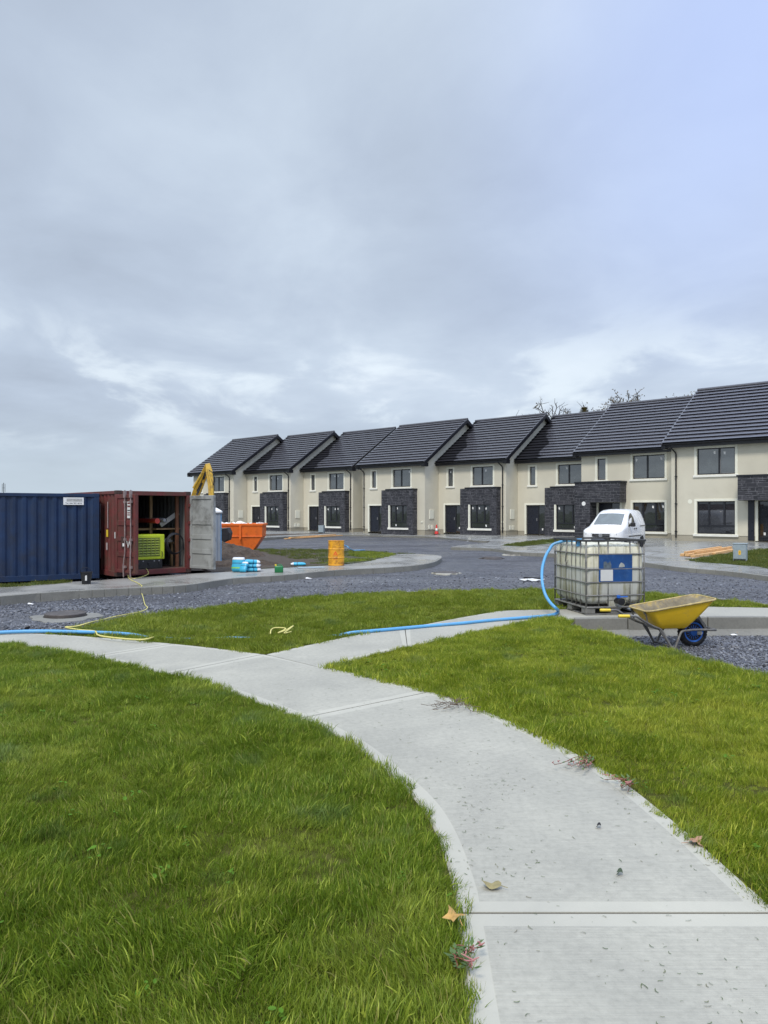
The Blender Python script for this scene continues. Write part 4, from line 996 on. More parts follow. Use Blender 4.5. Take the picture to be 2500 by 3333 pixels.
for sg in (-1, 1): mb.box(.012, .075, sg*.112-.004, sg*.112+.004, .175, .237); mb.tube([(.03,sg*.10,.2),(.03,sg*.122,.2)], .012, 8)
mb.build('axle_bracket', M['galv'], barrow)
mb = MB(); mb.bar((.10,-.048,.16), (.115,-.048,.195), .018, .004, (0,1,0)); mb.build('wheel_sticker', M['white'], wl)
# ------------------------------------------------------------------ containers and what stands round them
M['cont_blue'] = mat('blue_container_paint', (.008,.027,.078), .5, .25, 1.6, .08, 20, dirt=(.014,.022,.045), ds=1.8, damt=.6)
M['cont_red'] = mat('red_container_paint', (.150,.030,.028), .65, .28, 1.8, .1, 25, dirt=(.10,.042,.030), ds=3.2, damt=.9)
M['cont_red2'] = mat('faded_red_steel', (.16,.034,.032), .6, .2, 3, .1, 25, dirt=(.10,.05,.035), ds=5, damt=.6)
M['cont_in'] = mat('grey_container_inside', (.13,.133,.13), .55, .15, 1.5, .05, 20, dirt=(.12,.12,.11), ds=2.4, damt=.5)
M['door_in'] = mat('grey_door_inside', (.34,.35,.34), .5, .12, 1.5, .05, 20, dirt=(.16,.16,.15), ds=2.2, damt=.7)
M['rust'] = mat('rusty_casting', (.055,.030,.024), .85, .3, 8, .3, 40)
M['floor_ply'] = mat('container_floor', (.10,.055,.04), .8, .3, 5, .2, 40)
def corr(mb, L, z0, z1, fn, pitch=.278, dep=.036, flip=False):
    "trapezoid corrugation along L; fn(s, depth, z) -> point"
    prof = [(0,0)]; n = round(L/pitch); p = L/n
    for k in range(n):
        s = k*p; prof += [(s+.13*p, 0), (s+.37*p, dep), (s+.63*p, dep), (s+.87*p, 0)]
    prof.append((L, 0))
    mb.loft([[fn(s, d, z) for s, d in prof] for z in (z0, z1)], False, closed_ring=False)
def container(root, paint, L=6.06, Wd=2.44, H=2.59, front_open=True, inner=None):
    "local: x across the door end, y = 0 at the doors running back to L"
    mb = MB()
    corr(mb, L-.30, .16, H-.11, lambda s, d, z: (.02+d, .15+s, z)); corr(mb, L-.30, .16, H-.11, lambda s, d, z: (Wd-.02-d, .15+s, z))
    corr(mb, Wd-.30, .16, H-.11, lambda s, d, z: (.15+s, L-.03-d, z)); 
    mb.add([(.04,.1,H-.03),(Wd-.04,.1,H-.03),(Wd-.04,L-.1,H-.03),(.04,L-.1,H-.03)], [(0,1,2,3)])
    body = mb.build('wall_panel', paint, root)
    fb = MB()
    for x in (0, Wd-.15):
        for y in (0, L-.15): fb.box(x, x+.15, y, y+.15, .11, H-.12)
    for x in (0, Wd-.07): fb.box(x, x+.07, .151, L-.151, .0, .16); fb.box(x, x+.07, .151, L-.151, H-.11, H-.01)
    for y in (0, L-.1): fb.box(.151, Wd-.151, y, y+.1, 0.02, .17); fb.box(.151, Wd-.151, y, y+.12, H-.14, H-.01)
    fb.build('corner_post', paint, root, bevel=.008)
    cb = MB()
    for x in (-.003, Wd-.175):
        for y in (-.003, L-.175):
            for z in (0, H-.118): cb.box(x, x+.178, y, y+.178, z, z+.118)
    cb.build('corner_casting', M['rust'] if paint is not M['cont_blue'] else paint, root, bevel=.012)
    return body
# blue one, long side to the viewer
bd = R(30); bdir = Vector((math.cos(bd), math.sin(bd), 0)); bn = Vector((-math.sin(bd), math.cos(bd), 0))
BC = Vector((-8.68, 23.15, -.42))
blue = empty('shipping_container', BC, bd + R(90), 'long dark blue corrugated shipping container by the pavement', 'container', 'shipping containers on the site')
blue.location = BC + bn*0  # local y runs back along the length (to the left), local x runs away from the viewer
container_b = None
# local axes after the turn: x -> bn (away), y -> -bdir (left)
container(blue, M['cont_blue'], H=2.585)
sg = MB(); sg.box(-.012, -.004, .45, 1.02, 2.235, 2.455); sn = sg.build('sign', M['white'], blue)
mb = MB(); mb.box(-.0145, -.0125, .49, .93, 2.335, 2.425); mb.build('printed_panel', mat('sign_print', (.42,.42,.40), .8, .3, 20), sn)
text('Tel: 046 905 4818', .062, sn, (-.0135, .735, 2.28), (R(90), 0, R(-90)), M['steel_dark'])
vb = MB()
for y in (4.6,): vb.box(-.02, .02, y, y+.2, 2.03, 2.14)
vb.build('air_vent', M['cont_blue'], blue)
mb = MB(); mb.box(-.006, .0, 2.95, 3.12, 1.99, 2.06); mb.build('sticker', M['grey_trim'], blue)

# red one, doors open
RC = Vector((-8.0, 22.7, -.34)); rd = math.atan2(.669, .743)
red = empty('shipping_container', RC, rd, 'rust red shipping container with its doors swung open', 'container', 'shipping containers on the site')
container(red, M['cont_red'])
ib = MB(); L_, W_, H_ = 6.06, 2.44, 2.59
corr(ib, L_-.3, .17, H_-.05, lambda s, d, z: (W_-.085-d, .15+s, z)); corr(ib, L_-.3, .17, H_-.05, lambda s, d, z: (.085+d, .15+s, z))
ib.add([(.06,L_-.1,.17),(W_-.06,L_-.1,.17),(W_-.06,L_-.1,H_-.05),(.06,L_-.1,H_-.05)], [(0,1,2,3)]); ib.add([(.06,.1,H_-.06),(W_-.06,.1,H_-.06),(W_-.06,L_-.1,H_-.06),(.06,L_-.1,H_-.06)], [(3,2,1,0)])
ib.build('lining', M['cont_in'], red)
mb = MB(); mb.box(.10, W_-.10, .02, L_-.05, .10, .175); mb.build('floor', M['floor_ply'], red)
sb = MB(); sb.box(.178, W_-.178, -.02, .10, .02, .16)
for x in (.75, 1.2, 1.65): sb.box(x, x+.14, -.024, -.019, .06, .11)
sb.build('door_sill', M['cont_red2'], red, bevel=.006)
def cdoor(hx, side, ang, outer, inner):
    "a door leaf hinged at hx; side +1 runs to the right"
    g = empty('door', (hx, -.02, 0), 0); g.parent = red; g.rotation_euler = (0, 0, ang)
    return g
def leaf(name, sgn, ang, hx, shown):
    w = 1.14; D = MB(); T = Matrix.Translation((hx, -.01, 0)) @ Matrix.Rotation(ang, 4, 'Z')
    def bx(mb, x0, x1, y0, y1, z0, z1):
        if sgn < 0: x0, x1 = -x1, -x0
        mb.box(x0, x1, y0, y1, z0, z1)
    def place(mb, nm, m_, par, **kw):
        mb.v = [tuple(T @ Vector(p)) for p in mb.v]; return mb.build(nm, m_, par, **kw)
    bx(D, 0, w, -.05, .0, .15, 2.46); zs_ = (.24, .82, 1.30, 1.78, 2.22)
    fr = MB()
    fo = place(D, 'door', shown, red, bevel=.006)
    # edge frame and pressed ribs, both faces
    for yy0, yy1 in ((-.075, -.052), (.002, .026)):
        bx(fr, .0, .10, yy0, yy1, .15, 2.46); bx(fr, w-.10, w, yy0, yy1, .15, 2.46); bx(fr, .101, w-.101, yy0, yy1, .15, .24); bx(fr, .101, w-.101, yy0, yy1, 2.34, 2.46)
        for z in (.62, 1.08, 1.54): bx(fr, .11, w-.11, yy0+.002, yy1-.002, z, z+.15)
    rb = place(fr, 'rib', shown, fo, bevel=.012)
    return fo, T
dl, TL = leaf('door', 1, R(-84), .03, M['cont_red'])
dr_, TR = leaf('door', -1, R(101), W_-.03, M['door_in'])
lk = MB()
for x in (.62, .95):
    bend = .06 if x < .7 else .0
    lk.tube([tuple(TL @ Vector(p)) for p in ((x,-.11,2.58),(x,-.11,1.0),(x+bend*.3,-.12,.75),(x-bend,-.13,.35),(x-bend,-.12,.03))], .020, 8)
    for z in (.3, 1.1, 2.2): lk.add([tuple(TL @ Vector(p)) for p in ((x-.05,-.13,z),(x+.05,-.13,z),(x+.05,-.076,z),(x-.05,-.076,z),(x-.05,-.13,z+.07),(x+.05,-.13,z+.07),(x+.05,-.076,z+.07),(x-.05,-.076,z+.07))], [(0,3,2,1),(4,5,6,7),(0,1,5,4),(1,2,6,5),(2,3,7,6),(3,0,4,7)])
    lk.add([tuple(TL @ Vector(p)) for p in ((x-.04,-.14,2.36),(x+.04,-.14,2.36),(x+.04,-.08,2.36),(x-.04,-.08,2.36),(x-.04,-.14,2.56),(x+.04,-.14,2.56),(x+.04,-.08,2.56),(x-.04,-.08,2.56))], [(0,3,2,1),(4,5,6,7),(0,1,5,4),(1,2,6,5),(2,3,7,6),(3,0,4,7)])
lk.build('locking_bar', mat('locking_bar_steel', (.30,.24,.23), .5, .25, 6, metal=.3, dirt=(.16,.06,.05), ds=5), dl)
def on_leaf(T, par, x0, x1, z0, z1, m_, name, y=-.079):
    mb = MB(); mb.add([tuple(T @ Vector(p)) for p in ((x0,y,z0),(x1,y,z0),(x1,y,z1),(x0,y,z1))], [(0,1,2,3)])
    return mb.build(name, m_, par)
nb_ = on_leaf(TL, dl, .70, .92, 1.76, 2.24, M['paper'], 'notice', -.083)
for k, z in enumerate((2.17, 2.08, 1.97, 1.90, 1.84)): on_leaf(TL, nb_, .72, .90, z, z+(.05 if k < 2 else .03), M['cont_red2'] if k != 2 else M['steel_dark'], 'printed_line', -.085)
wt = text('W', .30, dl, (0,0,0), (0,0,0), M['paper'], 'lettering'); wt.matrix_local = TL @ Matrix.Translation((.82, -.082, .98)) @ Matrix.Rotation(R(90), 4, 'X')
on_leaf(TL, dl, .47, .56, .93, 1.02, M['white'], 'tag', -.10)
on_leaf(TL, dl, .36, .56, .88, 1.22, M['rust'], 'handle_recess', -.081)
hb = MB()
for z in (.45, 1.0, 1.55, 2.1): hb.box(-.03, .10, -.055, -.004, z, z+.10)
hb.build('hinge', M['cont_red2'], red, bevel=.006)
hb = MB()
for z in (.45, 1.0, 1.55, 2.1): hb.box(W_-.10, W_+.03, -.055, -.004, z, z+.10)
hb.build('hinge', M['cont_red2'], red, bevel=.006)
mk = MB(); 
for y0, z0, z1 in ((1.2,1.35,2.2),(.62,1.45,2.25),(1.2,.5,1.28)): mk.box(-.004, .0, y0, y0+.05, z0, z1)
mk.box(-.004, 0, .66, .78, .78, 1.0); mk.build('painted_number', mat('faded_white', (.42,.34,.33), .8, .3, 30), red)
mk = MB(); mk.box(-.005, 0, .62, .76, 1.18, 1.40); mk.build('sticker', M['yellow_grip'], red)
mk = MB(); mk.box(-.006, -.003, .02, .13, 1.15, 1.34); mk.build('sticker', M['paper'], red)

def in_red(x, y, z=.18): return RC + Vector((x*math.cos(rd)-y*math.sin(rd), x*math.sin(rd)+y*math.cos(rd), z))
# generator
M['lime'] = mat('lime_green_paint', (.48,.58,.022), .45, .06, 4)
gen = empty('generator', in_red(.63, .18), rd, 'lime green generator set with louvred front standing inside the red container', 'generator')
mb = MB(); mb.box(0, 1.0, 0, 1.5, .28, 1.06); case = mb.build('casing', M['lime'], gen, bevel=.03)
mb = MB(); mb.box(.02, .93, .02, 1.48, .0, .28)
for x in (.12, .45, .8): mb.box(x, x+.08, -.005, .02, .1, .2)
mb.build('base', M['black_plastic'], gen, bevel=.01)
for x in (.30, .66, .82): mb = MB(); mb.lathe([(.022,0),(.018,.012)], (x,.017,.235), 10, 'y'); mb.build('bolt', M['grey_trim'], gen)
mb = MB(); mb.box(.11, .84, -.004, -.001, .38, .96); gr = mb.build('grille', mat('grille_dark', (.10,.12,.02), .6, .2, 20), gen)
mb = MB()
for k in range(7): mb.hexa([(.12,-.02,.41+k*.08),(.83,-.02,.41+k*.08),(.83,-.004,.42+k*.08),(.12,-.004,.42+k*.08)], [(.12,-.016,.432+k*.08),(.83,-.016,.432+k*.08),(.83,-.004,.447+k*.08),(.12,-.004,.447+k*.08)])
for k in range(6): mb.box(.13+k*.132, .15+k*.132, -.022, -.005, .40, .95)
mb.build('louvre', mat('louvre_green', (.24,.29,.03), .5, .2, 12), gr)
for x in (.05, .90): mb = MB(); mb.tube([(x,-.0,.34),(x,-.035,.36),(x,-.035,.50),(x,0,.52)], .011, 8); mb.build('handle', M['black_plastic'], gen)
# odds and ends behind it
M['wood_old'] = mat('weathered_timber', (.26,.165,.085), .8, .25, 5, .2, 60)
M['wood_new'] = mat('pale_pine', (.62,.37,.16), .7, .16, 5, .15, 60)
M['grey_wood'] = mat('grey_board', (.33,.32,.29), .8, .2, 5)
def single(name, mb, m_, loc, rz, label, cat, group=None, **kw):
    o = mb.build(name, m_, None, **kw); o.location = loc; o.rotation_euler = (0, 0, rz); return tag(o, label, cat, group)
mb = MB(); mb.box(-.04, .04, -.04, .04, 0, 2.30); single('timber_post', mb, M['wood_old'], in_red(1.50, .9), rd, 'upright wooden post in the middle of the container mouth', 'post')
mb = MB(); mb.box(-.045, .045, -.04, .04, 0, 2.30); single('timber_post', mb, mat('red_stained_timber', (.20,.085,.045), .8, .2, 5), in_red(2.18, .45), rd, 'reddish wooden upright against the right container wall', 'post')
mb = MB(); mb.bar((-.32,0,-.2), (.32,.05,.2), .14, .03, (0,1,0)); single('plank', mb, M['grey_wood'], in_red(1.96, .5, 1.72), rd, 'short grey board jammed at a slant across the container shelf', 'plank')
mb = MB(); mb.tube([(0,0,0),(.05,1.6,0)], .075, 14, caps=False); mb.tube([(0,0,0),(0,.06,0)], .085, 14); single('drain_pipe', mb, mat('red_pipe_end', (.45,.05,.035), .5, .1, 5), in_red(1.47, .35, 1.66), rd, 'pipe with red end cap lying on the container shelf', 'pipe')
mb = MB(); mb.tube([(0,0,0),(0,1.4,0)], .07, 14, caps=False); mb.tube([(0,.01,0),(0,1.4,0)], .055, 14, caps=True); single('drain_pipe', mb, M['grey_trim'], in_red(1.74, .4, 1.68), rd, 'grey pipe end lying on the shelf beside the red pipe', 'pipe')
mb = MB(); mb.box(.12, 2.3, .9, 2.6, 1.36, 1.42); mb.box(1.5, 2.33, .5, 1.2, 1.38, 1.42)
for x in (.2, 2.25): mb.box(x-.04, x+.04, .95, 1.02, .18, 1.36)
single('shelf', mb, M['wood_old'], RC, rd, 'rough timber shelf across the inside of the red container', 'shelf')
mb = MB(); mb.box(1.62, 2.25, .75, 1.5, .92, .96); mb.box(1.64, 1.70, .8, .86, .18, .92); mb.box(2.16, 2.22, .8, .86, .18, .92); single('workbench', mb, M['wood_old'], RC, rd, 'low timber bench behind the generator in the container', 'bench')
mb = MB()
for k in range(5): mb.tube([(.26*math.cos(a)*(1+.05*k), .02*k+.015*math.sin(3*a+k), .30*math.sin(a)*(1+.04*k)) for a in np.linspace(0, 2*math.pi, 28, endpoint=False)], .012, 6, closed=True)
single('cable_coil', mb, M['black_plastic'], in_red(2.02, .22, .93), rd, 'coil of black cable hanging inside the container to the right of the generator', 'cable')
mb = MB(); mb.loft([[(x, y, z) for x, y in rrect(.32*s_, .22*s_, .06, 3)] for z, s_ in ((0,.8),(.06,1),(.24,.95),(.30,.5))], True); single('sack', mb, mat('brown_sack', (.13,.085,.05), .9, .25, 7, .4, 40), in_red(1.38, 1.5, 1.03-.85), rd, 'brown sack lying behind the generator', 'sack', smooth=True)
mb = MB(); mb.box(0, .5, 0, .5, 0, .06); mb.box(.05, .45, .02, .4, .07, .11); single('board_stack', mb, M['grey_wood'], in_red(1.66, .72, .965), rd, 'offcuts of board stacked on the container bench', 'boards')

# green and yellow extension lead from the generator to the lawn
M['cord'] = mat('yellow_cord', (.62,.56,.18), .6, .1, 10)
cp = [in_red(.95,.02,.20), in_red(.85,-.30,.05), (-7.25,22.0,-.33)] + [Vector(Wp(*p, pz)) + Vector((0,0,.016)) for p in ((415,1873),(424,1888),(445,1898),(462,1909))]
yk = cp[-1]; cp += [yk + Vector((.02,-.10,-.02)), Vector((yk.x+.03, yk.y-.12, gz1(yk.x, yk.y-.12)+.05))]
for p in ((466,1945),(472,1968),(480,1978),(470,1987),(440,1995),(380,2006),(335,2017)):
    z = -.3
    for _ in range(12): q = W(p[0], p[1], z); z = gz1(q[0], q[1])+.045
    cp.append(Vector(q))
cp += [Vector((*W(p[0], p[1], .04)[:2], .045)) for p in ((300,2026),(250,2040),(213,2043),(260,2052),(308,2056),(318,2068),(350,2075),(420,2082),(470,2083),(500,2076))]
mb = MB(); mb.tube(crom(cp, 6), .010, 6); tag(mb.build('extension_cable', M['cord'], smooth=True), 'thin yellow extension cable trailing from the container across the road to the lawn', 'cable')
cp = [Vector((*W(p[0], p[1], .06)[:2], .055+dz)) for p, dz in (((880,2062),0),((884,2053),.02),((900,2050),.03),((930,2053),.03),((905,2062),.01),((930,2056),.02),((955,2046),.04),((940,2056),.03),((925,2063),.01),((948,2058),.01))]
mb = MB(); mb.tube(crom(cp, 6), .009, 6); tag(mb.build('cord_loop', M['cord'], smooth=True), 'short loop of yellow cord lying on the far lawn', 'cord')

# black bucket on the pavement
bk = empty('bucket', Vector(Wp(281, 1901, pz)), 0, 'black builder\'s bucket on the pavement in front of the blue container', 'bucket')
mb = MB(); mb.lathe([(.10,0),(.11,.0),(.15,.30),(.165,.30),(.165,.325),(.145,.325),(.105,.02),(.02,.02)], (0,0,0), 24); smooth_angle(mb.build('pail', M['black_plastic'], bk), 40)
mb = MB(); mb.tube(crom([(-.155,0,.30),(-.13,-.05,.40),(0,-.09,.45),(.12,-.05,.40),(.155,0,.30)], 5), .006, 6); mb.build('handle', M['black_plastic'], bk)
mb = MB(); mb.box(.02, .07, -.137, -.13, .10, .24); mb.build('paint_smear', M['paper'], bk)

# portable toilet
tl = empty('portable_toilet', (-6.78, 28.6, -.44), R(24), 'grey portable toilet with white roof beside the open container door', 'portable toilet')
mb = MB(); mb.box(-.53, .53, -.53, .53, .08, 2.02)
for k in range(9): mb.box(-.48+k*.115, -.43+k*.115, -.548, -.531, .15, 1.95); mb.box(.531, .548, -.48+k*.115, -.43+k*.115, .15, 1.95)
mb.build('cabin', mat('toilet_grey', (.27,.31,.36), .5, .08, 2), tl, bevel=.02)
mb = MB()
for x in (-.55, .50):
    for y in (-.56, .50): mb.box(x+.015, x+.045, y+.015, y+.045, .08, 2.0)
mb.build('edge_trim', mat('toilet_blue', (.13,.31,.55), .5, .06, 2), tl, bevel=.008)
mb = MB(); mb.loft([[(x, y, z) for x, y in rrect(h, h, .08, 4)] for z, h in ((2.0,.58),(2.06,.59),(2.08,.57),(2.19,.42),(2.22,.3))], True); smooth_angle(mb.build('roof', M['white'], tl), 40)
mb = MB(); mb.box(-.5, .5, -.5, .5, 0, .08); mb.build('skid', M['black_plastic'], tl)
mb = MB(); mb.box(-.36, .36, -.575, -.55, .16, 1.88); d_ = mb.build('door', mat('toilet_door', (.30,.34,.38), .5, .08, 2), tl, bevel=.006); mb = MB(); mb.box(.26, .32, -.60, -.576, .95, 1.1); mb.build('handle', M['black_plastic'], d_)

# excavator: boom and dipper over the container roofs
M['dig'] = mat('excavator_yellow', (.56,.35,.035), .5, .12, 3, .05, 30, dirt=(.20,.13,.04), ds=4, damt=.6)
ED = 35.0; ex0 = WD(585, 1770, ED)
ex = empty('excavator', (ex0[0]-1.2, ED+.6, gz1(ex0[0]-1.2, ED+.6)), 0, 'yellow tracked excavator behind the containers with its boom raised', 'excavator')
def EP(px, py, d=ED): p = WD(px, py, d); return Vector(p) - Vector(ex.location)
apex = EP(677, 1512); foot = EP(622, 1668, ED+.3)
def limb(pts, w, hs, name, m_, par):
    mb = MB(); rings = []
    for i, p in enumerate(pts):
        p = Vector(p); t_ = (Vector(pts[min(i+1, len(pts)-1)]) - Vector(pts[max(i-1, 0)])).normalized(); y = Vector((.25,-.97,0)).normalized(); n_ = t_.cross(y).normalized(); h = hs[i]
        rings.append([p+n_*h/2-y*w/2, p+n_*h/2+y*w/2, p-n_*h/2+y*w/2, p-n_*h/2-y*w/2])
    mb.loft(rings, True); return mb.build(name, m_, par, bevel=.02)
bm_ = limb([foot, EP(634,1618,ED+.2), EP(648,1582,ED+.15), EP(664,1546,ED+.08), apex], .28, [.30,.35,.40,.32,.22], 'boom', M['dig'], ex)
st_pts = [apex+Vector((.01,-.1,.03)), EP(681,1535,ED-.2), EP(686,1580,ED-.35), EP(689,1625,ED-.5), EP(694,1690,ED-.7), EP(704,1722,ED-.75)]
dip = limb(st_pts, .22, [.20,.30,.26,.24,.22,.20], 'dipper_arm', M['dig'], ex)
mb = MB()
for a_, c_ in (((640,1612),(657,1572)),((661,1562),(670,1538))): mb.bar(EP(*a_, ED-.02)+Vector((.05,-.17,0)), EP(*c_, ED-.02)+Vector((.05,-.17,0)), .10, .012, (0,1,0))
mb.build('boom_marking', M['steel_dark'], ex)
mb = MB(); mb.tube([EP(634,1590,ED-.05)+Vector((0,-.25,0)), EP(664,1538,ED-.15)+Vector((0,-.22,0))], .06, 8); mb.tube([EP(675,1525,ED-.3), EP(690,1580,ED-.6)], .035, 8); mb.tube([EP(690,1580,ED-.6), EP(693,1660,ED-.9)], .055, 8); mb.build('hydraulic_ram', M['dig'], ex)
mb = MB(); mb.tube(crom([EP(680,1530,ED-.5), EP(696,1545,ED-.5), EP(695,1575,ED-.55), EP(688,1590,ED-.5)], 5), .02, 6); mb.tube(crom([EP(640,1600,ED-.3), EP(655,1570,ED-.3), EP(668,1535,ED-.3)], 4), .02, 6); mb.build('hydraulic_hose', M['black_plastic'], ex)
bp = EP(719, 1742, ED-.85)
mb = MB(); pr = [(-.42,.30),(.36,.34),(.46,.10),(.40,-.22),(.10,-.34),(-.30,-.30),(-.48,-.08)]
mb.prism([(bp.x+a, bp.z+c) for a, c in pr], bp.y-.38, bp.y+.38, 'y'); mb.build('bucket', mat('bucket_steel', (.018,.018,.022), .45, .2, 6), ex, bevel=.03)
mb = MB(); mb.box(-1.1, 1.2, -.7, 1.5, .95, 1.65); mb.build('engine_housing', M['dig'], ex, bevel=.06)
mb = MB(); mb.prism([(-1.05,1.66),(-.15,1.66),(.0,1.95),(-.1,2.5),(-1.0,2.5)], -.65, .25, 'y'); cb_ = mb.build('cab', M['dig'], ex, bevel=.04)
mb = MB(); mb.box(-.95, -.2, -.665, -.652, 1.8, 2.4); mb.build('window', M['pane_low'], cb_)
for y in (-.65, 1.15):
    mb = MB(); mb.prism([(-1.5,.3),(-1.3,.05),(1.5,.05),(1.7,.3),(1.5,.68),(-1.3,.68)], y, y+.45, 'y'); mb.build('track', M['rubber'], ex, bevel=.08)
mb = MB(); mb.box(-.5, .5, -.3, 1.2, .5, .95); mb.build('chassis', M['steel_dark'], ex)

# orange skip
M['skip'] = mat('orange_skip_paint', (.78,.155,.018), .5, .08, 2, .05, 20, dirt=(.40,.085,.02), ds=3.5, damt=.5)
sk_ = WD(851, 1790, 40.0)
skip = empty('skip', (sk_[0]-1.82, 40.9, gz1(-8.3, 40.9)), R(2), 'bright orange waste skip full of white rubble, behind the soil heap', 'skip')
def ring_skip(x0, x1, y0, y1, z): return [(x0,y0,z),(x1,y0,z),(x1,y1,z),(x0,y1,z)]
mb = MB(); lv = [(-1.30,1.32,-.72,.72,.0),(-1.78,1.80,-.84,.84,.72),(-1.82,1.83,-.90,.90,1.36)]
mb.loft([ring_skip(*l) for l in lv], False); mb.add(ring_skip(*lv[0]), [(0,1,2,3)]); lv2 = [(a+.03,c-.03,e+.03,f-.03,z) for a,c,e,f,z in reversed(lv)]; mb.loft([ring_skip(*l) for l in lv2], False)
sb_ = mb.build('hull', M['skip'], skip)
mb = MB()
for y in (-.93, .87): mb.box(-1.86, 1.87, y, y+.06, 1.30, 1.42)
for x in (-1.88, 1.83): mb.box(x, x+.06, -.87, .87, 1.30, 1.42)
mb.box(-1.80, 1.82, -.875, -.835, .70, .76)
for x in (.62,): mb.box(x, x+.10, -.955, -.88, .58, 1.30)
mb.build('rim', M['skip'], skip, bevel=.012)
for x in (.67, -.8): mb = MB(); mb.tube([(x,-.87,.62),(x,-1.02,.62)], .05, 10); mb.build('lifting_lug', M['skip'], skip)
mb = MB(); mb.box(-.98, -.66, -.945, -.935, 1.24, 1.30); mb.build('reflector', M['yellow_grip'], skip)
mb = MB()
for k, w in enumerate((.72, .5, .66)): mb.prism([(-1.05,.50-k*.12),(-1.05+w,.50-k*.12),(-1.05+w,.55-k*.12),(-1.05,.55-k*.12)], -.83+.02*k, -.86+.02*k, 'y')
mb.build('painted_lettering', mat('skip_lettering', (.80,.45,.30), .7, .2, 30), skip)
rb_ = MB()
for _ in range(46):
    a = Vector((random.uniform(-1.7,1.7), random.uniform(-.75,.75), 1.30+random.uniform(0,.12))); s_ = random.uniform(.06,.2); q = [Vector((random.gauss(0,1), random.gauss(0,1), random.gauss(0,.6))).normalized()*s_ for _ in range(8)]
    bmv = bmesh.new(); [bmv.verts.new(a+v) for v in q]; bmesh.ops.convex_hull(bmv, input=bmv.verts); bmv.verts.ensure_lookup_table(); idx = {v: i for i, v in enumerate(bmv.verts)}
    rb_.add([v.co[:] for v in bmv.verts], [[idx[v] for v in f.verts] for f in bmv.faces]); bmv.free()
rb_.box(-1.75, 1.75, -.82, .82, 1.05, 1.30)
tag(rb_.build('rubble', M['white']), 'white plaster rubble heaped in the orange skip', 'rubble', None, 'stuff'); bpy.data.objects['rubble'].location = skip.location; bpy.data.objects['rubble'].rotation_euler = skip.rotation_euler

# heap of soil
def heap(name, cx, cy, rx, ry, h, mat_, base, n=70):
    vs = []; fs = []
    for j in range(n):
        for i in range(n):
            u = (i/(n-1)*2-1); v = (j/(n-1)*2-1); x, y = cx+u*rx, cy+v*ry
            q = max(0, 1-(u*u+v*v)); nz_ = float(vnoise(np.array([x]), np.array([y]), .5, 21)[0])*.10 + float(vnoise(np.array([x]), np.array([y]), .17, 22)[0])*.06
            vs.append((x, y, base - .06 + h*(q**1.25)*(1+.25*float(vnoise(np.array([x]), np.array([y]), 1.3, 23)[0])) + nz_*min(1, q*5)))
    fs = [(j*n+i, j*n+i+1, (j+1)*n+i+1, (j+1)*n+i) for j in range(n-1) for i in range(n-1)]
    me = bpy.data.meshes.new(name); me.from_pydata(vs, [], fs); me.materials.append(mat_); o = bpy.data.objects.new(name, me); COL.objects.link(o); return o
m, t, b = new_mat('dug_soil'); P = t.n('ShaderNodeNewGeometry').outputs['Position']; n2 = t.noise(P, 7, 8, .7)
t.l(t.ramp(n2, [(.3, (.045,.032,.023)), (.7, (.125,.092,.066))]), b.inputs['Base Color']); setb(b, Roughness=.95); t.l(t.bump(n2, 1, .15), b.inputs['Normal']); M['dug'] = m
tag(heap('soil_heap', -7.75, 32.4, 2.9, 2.7, 1.0, M['dug'], -.36), 'heap of dug brown soil in front of the orange skip', 'soil heap')
tag(heap('soil_heap', -5.2, 27.4, 2.6, 2.0, .14, M['dug'], -.30, 40), 'low spread of brown soil behind the blue cement bags', 'soil heap')

# cement bags
M['bag'] = mat('cyan_bag', (.045,.40,.60), .4, .1, 6, .15, 14)
M['bag_white'] = mat('white_bag_end', (.66,.68,.70), .5, .08, 6)
M['bag_green'] = mat('green_band', (.22,.52,.07), .45, .08, 6)
def bag_ring(x, L, Wd, H, g=1.0):
    u = abs(x)/(L/2); k = (1-max(0, u-.55)**2*3.2); wv = 1+.03*math.sin(9*x/L+Wd*40)
    hh = H*max(.16, k)*g; ww = Wd*(1-.10*max(0, u-.7)/.3)*g*wv
    return [(x, ww/2*math.copysign(abs(math.cos(a))**.55, math.cos(a)), H/2 + hh/2*math.copysign(abs(math.sin(a))**.75, math.sin(a))) for a in np.linspace(0, 2*math.pi, 20, endpoint=False)]
def pillow(mb, L, Wd, H, n=14):
    mb.loft([bag_ring((i/n-.5)*L, L, Wd, H) for i in range(n+1)], True)
    return mb
GB = 'blue cement bags by the roadside'
def bag(px, py, dz, rz, tilt, label, L=.50, Wd=.36, H=.13, dy=0, end=True, green=False):
    p = Vector(Wp(px, py, pz)); g = empty('cement_bag', (p.x, p.y+dy, p.z+dz+.004), rz, label, 'cement bag', GB); g.rotation_euler = (0, tilt, rz)
    o = pillow(MB(), L, Wd, H).build('sack', M['bag'], g, smooth=True)
    if end: mb = MB(); mb.loft([bag_ring(L*x, L, Wd, H, 1.012) for x in (.30, .36, .42, .47, .502)], True); mb.build('printed_end', M['bag_white'], g, smooth=True)
    if green: mb = MB(); mb.loft([bag_ring(L*x, L, Wd, H, 1.014) for x in (-.30, -.25, -.21)], False); mb.build('green_band', M['bag_green'], g, smooth=True)
    mb = MB(); mb.loft([bag_ring(L*x, L, Wd, H, 1.010) for x in (.04, .10)], False); mb.build('dark_print', mat('dark_print', (.02,.12,.24), .5, .3, 25), g, smooth=True)
    return g
bag(823, 1861, 0, R(8), 0, 'blue cement bag, bottom one of the stack of three'); bag(822, 1861, .125, R(2), 0, 'blue cement bag in the middle of the stack of three'); bag(820, 1861, .25, R(12), R(4), 'blue cement bag on top of the stack of three')
